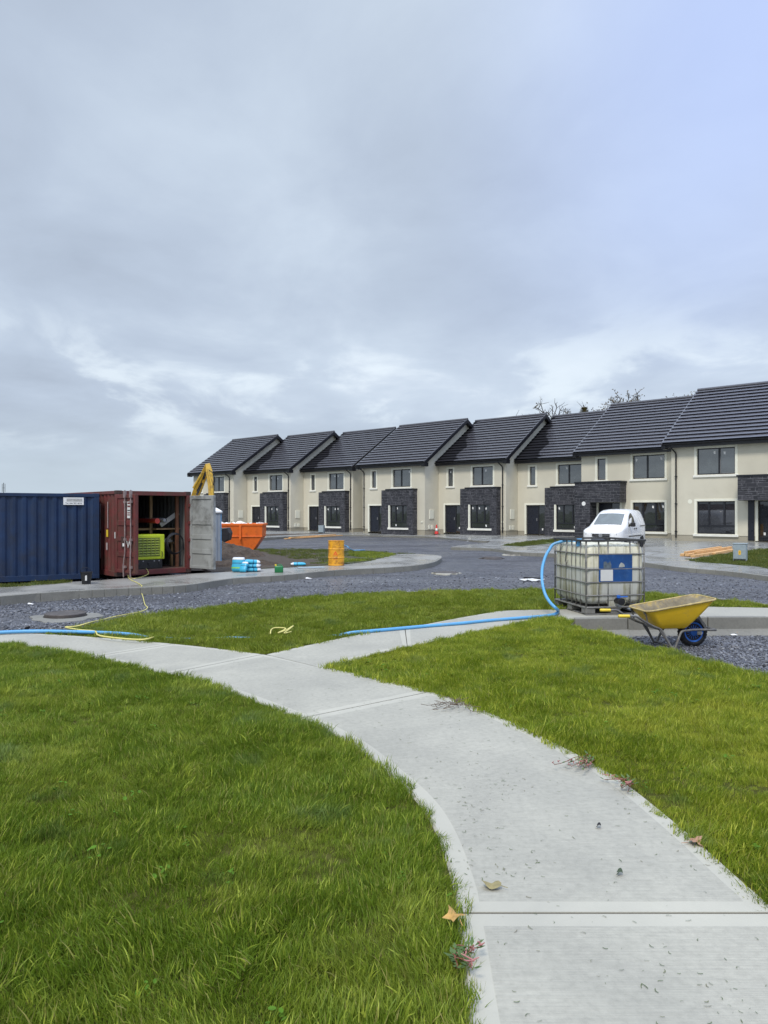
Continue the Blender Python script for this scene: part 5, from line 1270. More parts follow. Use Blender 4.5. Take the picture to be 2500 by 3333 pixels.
g = bag(779, 1862, .0, R(78), R(-78), 'half empty blue cement bag standing upright left of the stack', L=.46, Wd=.40, H=.22, green=True); g.location.z += .21; g.location.y += .05
g = bag(799, 1862, .0, R(70), R(-62), 'small folded blue cement bag slumped between upright bag and stack', L=.34, Wd=.24, H=.12); g.location.z += .14; g.location.y -= .14
bag(970, 1843, 0, R(186), 0, 'single blue cement bag lying flat at the pavement edge near the green can', L=.52, H=.12, dy=.1)
# fuel can
gc = empty('fuel_can', Vector(Wp(908, 1864, pz)), R(6), 'green plastic fuel can with yellow cap on the pavement', 'fuel can')
M['green_can'] = mat('green_plastic', (.015,.17,.055), .4, .08, 5)
mb = MB(); mb.loft([[(x, y, z) for x, y in rrect(h, .075-i, .04, 4)] for z, h, i in ((0,.125,.01),(.02,.135,0),(.18,.135,0),(.205,.125,.01),(.212,.11,.02))], True); smooth_angle(mb.build('body', M['green_can'], gc), 40)
mb = MB(); mb.tube(crom([(-.045,0,.205),(-.04,0,.245),(.06,0,.245),(.10,0,.205)], 4), .014, 8); mb.build('handle', M['green_can'], gc, smooth=True)
mb = MB(); mb.tube([(-.095,0,.20),(-.105,0,.262)], .030, 12); mb.build('cap', M['yellow_grip'], gc)
# barrel
br_ = empty('oil_drum', Vector(Wp(1094.5, 1840.5, pz)), R(-6), 'scuffed yellow steel drum with a red warning triangle at the pavement edge', 'drum')
M['drum'] = mat('drum_yellow', (.84,.40,.024), .45, .07, 3, .05, 20, dirt=(.30,.11,.02), ds=5.5, damt=.75)
mb = MB(); pr = [(.02,0),(.27,0),(.285,.008),(.285,.02),(.278,.03)]
for z in (.29, .585): pr += [(.278,z-.035),(.291,z-.018),(.291,z+.0),(.278,z+.018)]
pr += [(.278,.845),(.287,.855),(.287,.872),(.27,.872),(.265,.855),(.02,.855)]
mb.lathe(pr, (0,0,0), 36); smooth_angle(mb.build('drum_body', M['drum'], br_), 30)
mb = MB(); tri = []
for a0, w in ((0,1),):
    pass
def wrap(mb, pts, r_=.2795):
    mb.add([(r_*math.sin(a/ r_), -r_*math.cos(a/r_), z) for a, z in pts], [tuple(range(len(pts)))])
for k in range(8):
    z0, z1 = .36+k*.02, .38+k*.02; h0, h1 = .085*(1-k/8), .085*(1-(k+1)/8)
    wrap(mb, [(-h0+.02, z0), (.02, z0), (.02, z1), (-h1+.02, z1)]); wrap(mb, [(.02, z0), (h0+.02, z0), (h1+.02, z1), (.02, z1)])
mb.build('warning_triangle', mat('warning_red', (.75,.07,.02), .5, .1, 5), br_)
mb = MB(); wrap(mb, [(0.005,.385),(.035,.385),(.03,.45),(.01,.45)], .2805); mb.build('warning_symbol', M['drum'], br_)
mb = MB()
for z, a0, a1 in ((.25,-.08,.10),(.22,-.06,.08)): wrap(mb, [(a0, z-.004),(0, z-.004),(0, z+.004),(a0, z+.004)], .2805); wrap(mb, [(0, z-.004),(a1, z-.004),(a1, z+.004),(0, z+.004)], .2805)
mb.build('printed_line', mat('warning_orange', (.72,.13,.03), .5, .1, 5), br_)
q = [Vector(Wp(p[0], p[1], lambda y: -.26)) for p in ((1122,1793),(1135,1790),(1150,1793))]
mb = MB(); mb.tube(crom([WD(1112,1772,27.4), WD(1128,1778,27.6), WD(1140,1787,27.8), q[2]+Vector((0,0,.02))], 5), .02, 8); mb.tube([q[2]+Vector((0,0,.02)), q[2]+Vector((.55,.3,.02))], .02, 8); tag(mb.build('pipe_offcut', M['blue_pipe'], smooth=True), 'short blue pipe offcut sticking out behind the yellow drum', 'pipe')
# ------------------------------------------------------------------ far timber, cone, cabinets, manholes, van, trees
p0 = Vector(W(928, 1755, -.27)); p1 = Vector(W(1112, 1745.5, -.22))
zA = gz1(p0.x, p0.y); zB = gz1(p1.x, p1.y)
for k, (dy, dz, c_) in enumerate(((0,.04,'long pale scaffold plank, front one of the pair on the far gravel'), (.3,.10,'long pale plank lying behind and across the front plank on the gravel'))):
    a = Vector((p0.x+.3*k, p0.y+dy, zA+dz+.02)); c = Vector((p1.x-.5*k, p1.y+dy*.5, zB+dz+.04)); mb = MB(); mb.bar(a, c, .24, .06); o = mb.build('plank', M['wood_new']); tag(o, c_, 'plank', 'planks on the far road')
# traffic cone
cn = W(1421, 1740, -.06); cone = empty('traffic_cone', cn, .3, 'red and white traffic cone standing on the wet paving', 'traffic cone')
M['cone_red'] = mat('cone_red', (.72,.045,.04), .45, .08, 5)
mb = MB(); mb.lathe([(.155,.045),(.115,.24),(.115,.24)], (0,0,0), 20); mb.lathe([(.075,.45),(.035,.72),(.02,.72)], (0,0,0), 20); smooth_angle(mb.build('cone_body', M['cone_red'], cone), 40)
mb = MB(); mb.lathe([(.114,.241),(.0755,.449)], (0,0,0), 20); mb.build('reflective_band', M['white'], cone, smooth=True)
mb = MB(); mb.loft([[(x, y, z) for x, y in rrect(h, h, .05, 3)] for z, h in ((0,.22),(.03,.22),(.045,.19))], True); mb.build('base', M['black_plastic'], cone)
# electricity cabinets
M['cab_grey'] = mat('cabinet_grey', (.30,.36,.39), .5, .12, 7, .05, 30, dirt=(.22,.25,.26), ds=8)
def cabinet(loc, rz, label, warn=True):
    g = empty('service_cabinet', loc, rz, label, 'electricity cabinet', 'grey service cabinets by the driveways')
    mb = MB(); mb.box(-.22, .22, -.15, .15, .0, .64); mb.build('housing', M['cab_grey'], g, bevel=.008)
    mb = MB(); mb.box(-.24, .24, -.17, .17, .64, .672); mb.build('lid', M['cab_grey'], g, bevel=.008)
    mb = MB(); mb.box(-.20, .20, -.163, -.1505, .115, .625); d_ = mb.build('door', M['cab_grey'], g, bevel=.004)
    mb = MB(); mb.box(-.20, .20, -.158, -.151, .0, .10); mb.build('base_vent', M['dark'], g)
    if warn:
        mb = MB(); mb.prism([(-.035,.26),(.035,.26),(.042,.33),(.04,.40),(.0,.43),(-.04,.40),(-.042,.33)], -.1655, -.1635); w_ = mb.build('warning_label', mat('warning_yellow', (.85,.50,.03), .5, .1, 8), d_)
        mb = MB(); mb.prism([(-.006,.29),(.012,.34),(.002,.34),(.010,.39),(-.012,.33),(-.002,.33)], -.167, -.166); mb.build('lightning_mark', M['steel_dark'], w_)
    return g
bx_ = W(2414, 1837, -.285); cabinet((bx_[0], bx_[1]+.1, fz_B(bx_[0], bx_[1])-.0), R(-33), 'grey electricity cabinet with yellow warning label on the grass at right')
b2 = W(1047, 1737.5, -.12); cabinet((b2[0], b2[1], b2[2]), R(-20), 'small plain grey cabinet in front of the far house beside its stone bay', False)
# manholes
M['iron'] = mat('manhole_iron', (.075,.064,.058), .6, .25, 8, .3, 40)
def manhole(px, py, r_, h, label, collar=1.3, rim=M['iron'], col=M['slab']):
    z = -.4
    for _ in range(14): q = W(px, py, z); z = gz1(q[0], q[1]) + h*.5
    g = empty('manhole_cover', (q[0], q[1], z-h*.5), 0, label, 'manhole', 'manholes standing proud of the unfinished road')
    mb = MB(); mb.lathe([(r_*collar,-.05),(r_*collar*.96,.025),(r_*1.05,.05),(r_*1.05,-.05)], (0,0,0), 36)
    for v in range(len(mb.v)):
        x, y, zz_ = mb.v[v]; a = math.atan2(y, x); k_ = 1+.13*math.sin(3*a+px)+.08*math.sin(7*a) if math.hypot(x, y) > r_*1.1 else 1; mb.v[v] = (x*k_, y*k_, zz_)
    mb.build('collar', col, g)
    mb = MB(); mb.lathe([(r_,-.05),(r_,h),(r_*.97,h+.01),(r_*.9,h+.012),(r_*.88,h+.004),(.02,h+.006)], (0,0,0), 36); mb.build('cover', rim, g)
    return g
manhole(213, 2005, .36, .10, 'raised round rusty manhole on concrete collar near the lawn corner', 1.75, col=M['kerb'])
manhole(1452, 1866, .40, .05, 'low round manhole in the middle of the gravel road', 1.2)
manhole(1602, 1817, .42, .07, 'dark sunken looking manhole just below the driveway kerb tip', 1.25, col=M['iron'])
manhole(1668, 1806.5, .42, .03, 'pale flat manhole slab close to the driveway kerb', 1.2, col=M['slab'])
q = Vector(W(1732, 1887, -.41)); q.z = gz1(q.x, q.y)+.04
mb = MB(); mb.bar(q+Vector((-.24,.06,.05)), q+Vector((.26,.02,.03)), .10, .05); tag(mb.build('rubber_offcut', M['black_plastic']), 'black offcut lying on a white sheet scrap on the gravel', 'offcut')
mb = MB(); vs = [(q.x+math.cos(a)*.33*(1+.3*math.sin(3*a)), q.y-.04+math.sin(a)*.20*(1+.25*math.sin(4*a+1)), q.z-.005+.02*math.sin(5*a)) for a in np.linspace(0, 2*math.pi, 22, endpoint=False)]
mb.add(vs + [(q.x, q.y, q.z+.04)], [(i, (i+1) % 22, 22) for i in range(22)]); tag(mb.build('plastic_sheet', M['paper']), 'crumpled scrap of white plastic sheet on the gravel road', 'plastic scrap')
fl = Wp(995, 1846, pz); mb = MB(); mb.box(-.45, .45, -.28, .28, 0, .009); o = mb.build('access_cover', M['cab_grey']); o.location = (fl[0]+.2, fl[1]-.2, fl[2]); o.rotation_euler = (0,0,R(14)); tag(o, 'flat rectangular access cover let into the pavement near the drum', 'access cover')
# litter
for i, (px, py, s_, lab) in enumerate(((1005,1882,.10,'white litter scrap on gravel below the pavement kerb'), (101,1966,.07,'pale litter scrap on gravel in front of the blue container'), (1524,1762,.10,'white litter scrap near the far driveway'), (2388,2066,.05,'white stone chunk beside the wood sliver'), (1466,1762,.16,'flat white scrap on the gravel near the forecourt'))):
    z = -.3
    for _ in range(12): q = W(px, py, z); z = gz1(q[0], q[1])+.03
    bmv = bmesh.new(); [bmv.verts.new(Vector((random.gauss(0,1), random.gauss(0,.7), random.gauss(0,.3))).normalized()*s_*random.uniform(.6,1.2)) for _ in range(10)]; bmesh.ops.convex_hull(bmv, input=bmv.verts)
    me = bpy.data.meshes.new('litter'); bmv.to_mesh(me); bmv.free(); me.materials.append(M['white']); o = bpy.data.objects.new('litter', me); COL.objects.link(o); o.location = q; o.scale = (1, 1, .45); tag(o, lab, 'litter')
q = W(2368, 2063, -.25); mb = MB(); mb.bar((q[0]-.13, q[1]+.06, -.235), (q[0]+.13, q[1]-.06, -.225), .03, .018); tag(mb.build('wood_sliver', M['wood_new']), 'thin pale sliver of wood on the gravel below the kerb', 'stick')
# scraps under the barrow by the kerb
q = W(2035, 2057, -.245)
mb = MB(); mb.tube([(q[0]-.14,q[1]-.02,-.17),(q[0]-.02,q[1]+.03,-.235)], .012, 6); tag(mb.build('pipe_scrap', M['grey_trim']), 'short grey pipe scrap leaning by the kerb behind the barrow', 'pipe')
mb = MB(); mb.tube(crom([(q[0]-.02,q[1],-.22),(q[0]+.04,q[1],-.14),(q[0]+.11,q[1]-.02,-.15),(q[0]+.13,q[1]-.03,-.22)], 4), .018, 8); tag(mb.build('rubber_hose_scrap', M['black_plastic'], smooth=True), 'bent black hose scrap on the gravel by the kerb', 'hose')
mb = MB(); mb.tube([(q[0]+.02,q[1]-.08,-.225),(q[0]+.20,q[1]-.09,-.225)], .02, 8); tag(mb.build('pipe_scrap', M['blue_pipe']), 'short blue pipe scrap on the gravel under the barrow handles', 'pipe')
mb = MB(); mb.bar((q[0]-.2,q[1]-.12,-.235), (q[0]+.25,q[1]-.10,-.235), .03, .02); tag(mb.build('rod_scrap', M['steel_dark']), 'dark metal rod lying on the gravel beside the lawn edge', 'rod')
q = W(2190, 2066, -.25); mb = MB(); mb.tube(crom([(q[0]-.12,q[1]+.1,-.19),(q[0]-.04,q[1]+.05,-.235),(q[0]+.06,q[1],-.235)], 4), .022, 8); tag(mb.build('rubber_boot_scrap', M['rubber'], smooth=True), 'black rubber scrap behind the barrow legs', 'scrap')
# stack of sawn timbers on the drive
def on_drive(px, py):
    z = -.25
    for _ in range(10): q = W(px, py, z); z = fz_B(q[0], q[1])
    return Vector((q[0], q[1], z))
ta, tb = on_drive(2234, 1812), on_drive(2368, 1794); td = (tb-ta).normalized(); tn = Vector((-td.y, td.x, 0))
TL_ = [('wide pale timber, nearest on the ground in the timber pile', -.25,.0,.0,.96), ('pale timber on the ground second in the timber pile', .05,.02,.04,1.0), ('pale timber on the ground at the back of the timber pile', .36,.0,.1,.98),
  ('long square timber lying on top, nearest side of the pile', -.1,.10,.16,.99), ('long square timber lying on top, back of the pile', .22,.10,.10,.95), ('short offcut lying in front of the timber pile', -.42,.0,.40,.72)]
for k, (lab, off, dz, f0, f1) in enumerate(TL_):
    a = ta + (tb-ta)*f0 + tn*off + Vector((0,0,.06+dz)); c = ta + (tb-ta)*f1 + tn*(off+.06*(k % 3-1)) + Vector((0,0,.06+dz)); mb = MB(); mb.bar(a, c, .17 if k < 3 else .12, .095); tag(mb.build('sawn_timber', M['wood_new'], bevel=.004), lab, 'timber', 'pile of sawn timbers on the wet drive')
# turf patches beside the drives
def turf(name, px_pts, zoff, label=None, z0=None):
    pts = []
    for p in px_pts: q = on_drive(*p); pts.append((q.x, q.y, q.z+zoff))
    o = ear_fill(pts, M['soil_turf'], name, -.6); return pts
m, t, b = new_mat('verge_turf'); P = t.n('ShaderNodeNewGeometry').outputs['Position']; n1 = t.noise(P, 1.8, 6, .65, .4)
t.l(t.ramp(n1, [(.3, (.055,.055,.020)), (.55, (.075,.10,.022)), (.75, (.11,.14,.03))]), b.inputs['Base Color']); setb(b, Roughness=.95); t.l(t.bump(t.noise(P, 20, 4), .8, .06), b.inputs['Normal']); M['soil_turf'] = m
v1 = turf('verge', ((1642,1776),(1700,1779),(1803,1769),(1925,1760),(1925,1756),(1803,1757),(1720,1764)), .03)
v2 = turf('verge', ((2243,1824),(2300,1830),(2360,1834),(2400,1838),(2450,1841),(2500,1848),(2620,1864),(2620,1784),(2500,1786),(2440,1792),(2385,1799),(2310,1813)), .03)
def verge_grass(name, pts, n_sp, mt):
    P2 = [(p[0], p[1]) for p in pts]; xs2 = [p[0] for p in P2]; ys2 = [p[1] for p in P2]; zm = sum(p[2] for p in pts)/len(pts)
    A = np.array([[p[0], p[1], 1] for p in pts]); cf = np.linalg.lstsq(A, np.array([p[2] for p in pts]), rcond=None)[0]
    x, y = jitter(min(xs2), max(xs2), min(ys2), max(ys2), n_sp); k = inpoly(x, y, P2); x, y = x[k], y[k]; k = vnoise(x, y, .7, 31) > -.55; x, y = x[k], y[k]
    src = [tuft('grass_tuft', 60, .14, .03, .07, .008, M[mt], .5) for _ in range(4)]
    gn_scatter(name, np.stack([x, y, cf[0]*x+cf[1]*y+cf[2]-.004], 1), np.clip(1+.3*rng.normal(size=len(x)), .5, 1.6), src, tilt=.1)
verge_grass('verge_grass', v1, .16, 'grass_w'); verge_grass('verge_grass', v2, .15, 'grass_w')
isl = [(p[0], p[1], -.28) for p in BK[2:7]] + [(x, y, -.30) for x, y, z in reversed(isl_far[:4])]
verge_grass('island_grass', isl, .26, 'grass_w')
ig = [Wp(*p, lambda y: -.28) for p in ((1040,1838),(1121,1835),(1197,1826),(1289,1805),(1220,1798),(1143,1797),(1150,1812))]
verge_grass('island_grass', ig, .13, 'grass_f')
# soil strip before the far houses
sp_ = [Wp(*p, lambda y: -.12) for p in ((840,1746),(1000,1740),(1100,1737.5),(1104,1734.5),(1010,1734),(845,1738))]
ear_fill([(p[0], p[1], -.085) for p in sp_], M['dug'], 'bare_soil', -.3)
# weeds at the foot of the blue container
wv = [Wp(*p, pz) for p in ((-20,1913),(60,1909),(140,1903),(215,1898),(215,1893),(60,1903),(-20,1907))]
verge_grass('verge_grass', [(p[0], p[1], p[2]+.0) for p in wv], .09, 'grass_w')

# ------------------------------------------------------------------ van
VH = math.atan2(.839, .545)
vz = fz_B(11.0, 36.5)
van = empty('parked_van', (9.78, 34.25, vz+.03), VH - math.pi/2, 'small white panel van parked on the drive facing the viewer', 'van')
# local: y runs back from the front bumper, x to the van's left as seen from the front = right in the picture
M['van_white'] = mat('van_white', (.80,.80,.80), .25, .02, 2, coat=.5)
M['chrome'] = mat('chrome', (.62,.62,.63), .2, .05, 5, metal=.9)
ST = [  # y, half width at sill, belt, roof; z sill, bumper, belt, roof edge, roof mid
 (.00, .55,.60,.50, .30,.54,.70,.76,.775), (.06, .72,.76,.66, .24,.54,.77,.83,.85), (.22, .85,.87,.74, .22,.55,.84,.91,.935), (.55, .885,.90,.76, .21,.58,.92,.99,1.02), (.95, .89,.90,.77, .20,.60,.98,1.06,1.10),
 (1.35, .89,.90,.74, .20,.60,1.02,1.32,1.37), (1.72, .89,.90,.70, .20,.60,1.05,1.56,1.61), (2.05, .89,.90,.69, .20,.60,1.07,1.70,1.75), (2.45, .89,.90,.69, .20,.60,1.08,1.78,1.83), (3.2, .89,.90,.69, .20,.60,1.10,1.79,1.845), (4.0, .885,.895,.68, .22,.60,1.10,1.76,1.81), (4.28, .87,.88,.66, .26,.60,1.10,1.68,1.72), (4.40, .83,.84,.60, .32,.60,1.08,1.50,1.53)]
def sect(s_):
    y, ws, wb, wr, z0, z1, z2, z3, z4 = s_
    h = [(0,z0),(ws*.9,z0),(ws,z0+.08),(wb+.005,z1),(wb,z2-.03),(wb-.008,z2),(wb-(wb-wr)*.42,z2+(z3-z2)*.5),(wr+.02,z3-.05 if z3-z2 > .15 else z3-.01),(wr-.07,z3+.01),(wr*.5,z4-.005),(0,z4)]
    return h
secs = [sect(s_) for s_ in ST]; nr = len(secs[0])
parts = {'body': MB(), 'windscreen': MB(), 'side_window': MB(), 'bumper': MB()}
for i in range(len(ST)-1):
    for j in range(nr-1):
        y0, y1 = ST[i][0], ST[i+1][0]
        for sgn in (1, -1):
            q = [(sgn*secs[i][j][0], y0, secs[i][j][1]), (sgn*secs[i+1][j][0], y1, secs[i+1][j][1]), (sgn*secs[i+1][j+1][0], y1, secs[i+1][j+1][1]), (sgn*secs[i][j+1][0], y0, secs[i][j+1][1])]
            parts['body'].add(q, [(0,1,2,3)])
for idx in (0, -1):
    y = ST[idx][0]; S_ = secs[idx]; parts['body'].add([(x, y, z) for x, z in S_] + [(-x, y, z) for x, z in reversed(S_[1:-1])], [tuple(range(2*nr-2))])
bo = parts['body'].build('body', M['van_white'], van)
bmv = bmesh.new(); bmv.from_mesh(bo.data); bmesh.ops.remove_doubles(bmv, verts=bmv.verts, dist=.0008); bmesh.ops.recalc_face_normals(bmv, faces=bmv.faces); bmv.to_mesh(bo.data); bmv.free(); smooth_angle(bo, 50)
def surf_pt(y, fx, fz_='ws'):
    pass
def scn(y):
    "interpolated half section at y"
    k = 0
    while k < len(ST)-2 and ST[k+1][0] < y: k += 1
    t_ = (y-ST[k][0])/(ST[k+1][0]-ST[k][0]); return [(a[0]+(c[0]-a[0])*t_, a[1]+(c[1]-a[1])*t_) for a, c in zip(secs[k], secs[k+1])]
ws = MB(); rows = []
for y in np.linspace(1.0, 1.76, 7):
    S_ = scn(y); top = S_[-1][1]; edge = S_[8]; row = []
    for u in np.linspace(-.93, .93, 9):
        x = u*edge[0]*1.0; zz_ = edge[1]+(top-edge[1])*(1-(abs(u))**2)+.012; row.append((x, y-.012, zz_))
    rows.append(row)
ws.loft(rows, False, closed_ring=False); smooth_angle(ws.build('windscreen', M['pane_van'], van), 60)
for sgn in (1, -1):
    mb = MB(); row = []
    def sp2(y, f):   # f 0 belt .. 1 roof edge
        S_ = scn(y); a, c = Vector(S_[5]), Vector(S_[7]); p = a+(c-a)*f; mid_ = Vector(S_[6]); p2 = (a+(mid_-a)*(f*2)) if f < .5 else (mid_+(c-mid_)*((f-.5)*2)); return (sgn*(p2.x+.008), y, p2.y)
    win_ = [sp2(1.22,.06), sp2(1.55,.0), sp2(1.9,-.02), sp2(2.42,-.02), sp2(2.38,.5), sp2(2.24,.93), sp2(2.05,.95), sp2(1.85,.9), sp2(1.55,.62)]
    mb.add(win_, [tuple(range(9))]); mb.build('side_window', mat('van_side_glass', (.015,.017,.018), .08, .1, 3), van)
    mb = MB(); x = sgn*.905
    mb.box(min(x, x+sgn*.014), max(x, x+sgn*.014), 1.25, 3.45, .555, .60); mb.build('rub_strip', M['black_plastic'], van)
    mb = MB(); mb.box(min(x, x+sgn*.01), max(x, x+sgn*.01), 3.25, 4.25, 1.02, 1.055); mb.build('slide_rail', M['black_plastic'], van)
    for y in (2.15, 2.48): mb = MB(); mb.box(min(x, x+sgn*.022), max(x, x+sgn*.022), y, y+.17, .90, .945); mb.build('handle', M['black_plastic'], van, bevel=.006)
    mb = MB(); mx_ = sgn*1.05; mb.loft([[(mx_+dx, 1.42+dy, z) for dx, dy in rrect(a, c, .03, 3)] for z, a, c in ((1.02,.07,.05),(1.05,.11,.065),(1.19,.11,.065),(1.22,.07,.05))], True); mb.bar((sgn*.88,1.42,1.06), (sgn*.98,1.42,1.08), .05, .05); mb.build('mirror', M['black_plastic'], van)
    # headlight
    mb = MB(); mb.loft([[(sgn*(.46), -.004, .62),(sgn*.72,.08,.62),(sgn*.875,.42,.76),(sgn*.888,.55,.88),(sgn*.81,.34,.90),(sgn*.68,.10,.83),(sgn*.46,.0,.72)], [(sgn*.46,.03,.62),(sgn*.70,.12,.62),(sgn*.85,.44,.76),(sgn*.86,.57,.88),(sgn*.78,.38,.90),(sgn*.64,.14,.83),(sgn*.46,.04,.72)]], True)
    hl = mb.build('headlight', mat('headlight_glass', (.40,.42,.43), .12, .3, 9, coat=.6), van)
    mb = MB(); mb.lathe([(.065,.0),(.055,.03),(.02,.035)], (sgn*.64,.03,.69), 14, 'y'); mb.build('lamp', M['chrome'], hl)
    for yw in (.90, 3.58):
        mb = MB(); mb.lathe([(.36,-.06),(.36,.10),(.02,.10)] if sgn > 0 else [(.02,-.10),(.36,-.10),(.36,.06)], (sgn*.80,yw,.325), 24, 'x'); mb.build('wheel_arch', M['dark'], van)
        mb = MB(); mb.lathe([(.19,-.09),(.27,-.10),(.31,-.08),(.318,0),(.31,.08),(.27,.10),(.19,.09)], (sgn*.80,yw,.318), 28, 'x'); ty = smooth_angle(mb.build('tyre', M['rubber'], van), 40)
        mb = MB(); mb.lathe([(.02,.07),(.06,.085),(.15,.07),(.19,.09),(.20,.06),(.20,-.06),(.02,-.07)], (sgn*.80,yw,.318), 20, 'x'); mb.build('wheel_trim', M['steel_dark'], ty)
bb = MB(); bb.loft([[(x, -.035-.0+.30*abs(x/.86)**3.2, z) for x in np.linspace(-.86, .86, 13)] for z in (.24, .30, .46, .535)], False, closed_ring=False); bb.build('bumper', M['black_plastic'], van)
mb = MB(); mb.loft([[(x, -.03+.22*abs(x/.8)**3, z) for x in np.linspace(-.47, .47, 9)] for z in (.58, .715)], False, closed_ring=False); gr = mb.build('grille', M['dark'], van)
for z0, z1 in ((.535,.565), (.635,.647), (.70,.716)):
    mb = MB(); mb.loft([[(x, -.042+.22*abs(x/.8)**3, z) for x in np.linspace(-.47, .47, 9)] for z in (z0, z1)], False, closed_ring=False); mb.build('chrome_strip', M['chrome'], gr)
mb = MB(); mb.lathe([(.085,-.0),(.085,.018),(.072,.02),(.072,.004),(.01,.004)], (0,-.052,.64), 24, 'y')
for a, c in (((-.035,.065),(0,.008)),((0,.008),(.035,.065)),((-.065,.03),(-.028,-.06)),((-.028,-.06),(0,.0)),((0,0),(.028,-.06)),((.028,-.06),(.065,.03))): mb.bar((a[0],-.072,.64+a[1]), (c[0],-.072,.64+c[1]), .014, .012, (0,1,0))
mb.build('emblem', M['chrome'], van)
mb = MB(); mb.box(-.10, .10, 1.115, 1.125, 1.17, 1.2); 
mb = MB(); mb.add([(.34,1.055,1.165),(.58,1.055,1.15),(.57,1.12,1.205),(.40,1.12,1.22)], [(0,1,2,3)]); mb.build('paper_on_dash', M['paper'], van)
mb = MB(); mb.loft([[(x, -.046+.22*abs(x/.8)**3, z) for x in np.linspace(-.26, .26, 5)] for z in (.36, .47)], False, closed_ring=False); mb.build('number_plate', M['black_plastic'], van)

# ------------------------------------------------------------------ trees behind the houses, mast
M['bark'] = mat('bark', (.055,.045,.036), .9, .25, 4, .4, 20)
def leafmat(name, a, c):
    m, t, b = new_mat(name); P = t.n('ShaderNodeNewGeometry').outputs['Position']; t.l(t.ramp(t.noise(P, 1.5, 4), [(.35, a), (.65, c)]), b.inputs['Base Color']); setb(b, Roughness=.7); return m
M['leaf_brown'] = leafmat('autumn_leaf', (.06,.045,.025), (.13,.10,.05)); M['leaf_olive'] = leafmat('olive_needles', (.14,.12,.045), (.28,.23,.10))
def tree(loc, H, spread, leaves, label, seed, bare=True, cat='tree', levels=5, th=.22, lsz=.10):
    r2 = random.Random(seed); tr_ = MB(); tw = MB(); lf = MB()
    g = empty('bare_tree' if bare else 'conifer_tree', loc, 0, label, cat, 'trees beyond the houses')
    def grow(p, d, L, rad, lv):
        n_ = 3; pts = [p]; q = p
        for k in range(n_):
            d = (d + Vector((r2.gauss(0,.16), r2.gauss(0,.16), r2.gauss(.05,.10)))).normalized(); q = q + d*(L/n_); pts.append(q)
        (tr_ if lv < 2 else tw).tube(pts, [max(.026, rad*(1-.45*k/n_)) for k in range(n_+1)], 5 if lv > 1 else 7, caps=False)
        if lv >= levels:
            for _ in range(4):
                e_ = pts[-1] + (d*.7 + Vector((r2.gauss(0,1), r2.gauss(0,1), r2.gauss(0,.8))).normalized()).normalized()*r2.uniform(.35,.8); m_ = (pts[-1]+e_)/2 + Vector((r2.gauss(0,.06), r2.gauss(0,.06), .03))
                tw.tube([pts[-1], m_, e_], [.018,.014,.008], 3, caps=False)
                if r2.random() < leaves:
                    for q_ in (m_, e_, e_):
                        c_ = q_ + Vector((r2.gauss(0,.06), r2.gauss(0,.06), r2.gauss(0,.06))); a = Vector((r2.gauss(0,1), r2.gauss(0,1), r2.gauss(0,1))).normalized()*lsz; b_ = a.orthogonal().normalized()*lsz*.7; lf.add([c_-a, c_+b_, c_+a, c_-b_], [(0,1,2,3)])
            return
        for k in range(r2.choice((3,3,4)) + (2 if lv == 0 else 0)):
            a = r2.uniform(0, 6.283); t_ = r2.uniform(.35, .95) if k else 1.0; base = pts[-1] if t_ == 1.0 else pts[0]+(pts[-1]-pts[0])*t_
            sd_ = Vector((math.cos(a), math.sin(a), 0)); nd = (d*(.8 if k == 0 else .5) + sd_*spread*r2.uniform(.35, .9) + Vector((0,0,.12))).normalized()
            grow(base, nd, L*r2.uniform(.62, .84), rad*.60, lv+1)
    if bare:
        grow(Vector((0,0,0)), Vector((0,0,1)), H*.30, th, 0); t0 = tr_.build('trunk', M['bark'], g); 
        tw.build('crown', M['bark'], g); 
        if lf.v: lf.build('foliage', M['leaf_brown'], g)
    else:
        tr_.tube([(0,0,0),(0,0,H)], [th,.02], 7); tr_.build('trunk', M['bark'], g)
        for k in range(int(H*110)):
            z = H*(1-r2.random()**2.4*.82); a = r2.uniform(0, 6.283); rr = spread*(H-z)*1.0*math.sqrt(r2.random())+.06; c_ = Vector((rr*math.cos(a), rr*math.sin(a), z)); u = Vector((math.cos(a), math.sin(a), r2.uniform(-.1,.9))).normalized()*r2.uniform(.16,.42); b_ = u.cross(Vector((0,0,1))).normalized()*.035
            lf.add([c_-b_, c_+u*.6-b_*1.3, c_+u, c_+b_], [(0,1,2,3)])
        lf.build('crown', M['leaf_olive'], g)
    return g
def tree_at(px, top_py, d): p = WD(px, top_py, d); return (p[0], d, -.2), p[2]+.2
l, h = tree_at(1902, 1331, 78); tree(l, h, .75, 0, 'pointed yellow olive conifer top showing above the low roof', 3, False)
for k, (px, py, d, lv, lab, sp) in enumerate(((1985,1303,80,.10,'bare branched tree whose twigs show left of the higher roof edge',.62), (2125,1277,82,.85,'bushy brown leaved tree showing over the middle of the higher roof',.55), (2185,1287,84,.55,'thin twiggy tree just right of the bushy brown one above the roof',.5))):
    l, h = tree_at(px, py, d); g = tree(l, h*.78, sp, lv, lab, 40+k, levels=5, lsz=.075)
    ch = [c for c in g.children if c.name.startswith('crown')][0]; zs3 = sorted(v.co.z for v in ch.data.vertices); top = zs3[int(len(zs3)*.992)]*1.05; g.scale = (h/top*1.15, h/top, h/top)
mp_ = WD(12, 1572, 150); mast = empty('radio_mast', (mp_[0], 150, -.6), 0, 'distant thin radio mast showing over the blue container', 'mast')
mb = MB(); mb.tube([(0,0,0),(0,0,mp_[2]+.6)], .06, 6); mb.build('pole', M['steel_dark'], mast)
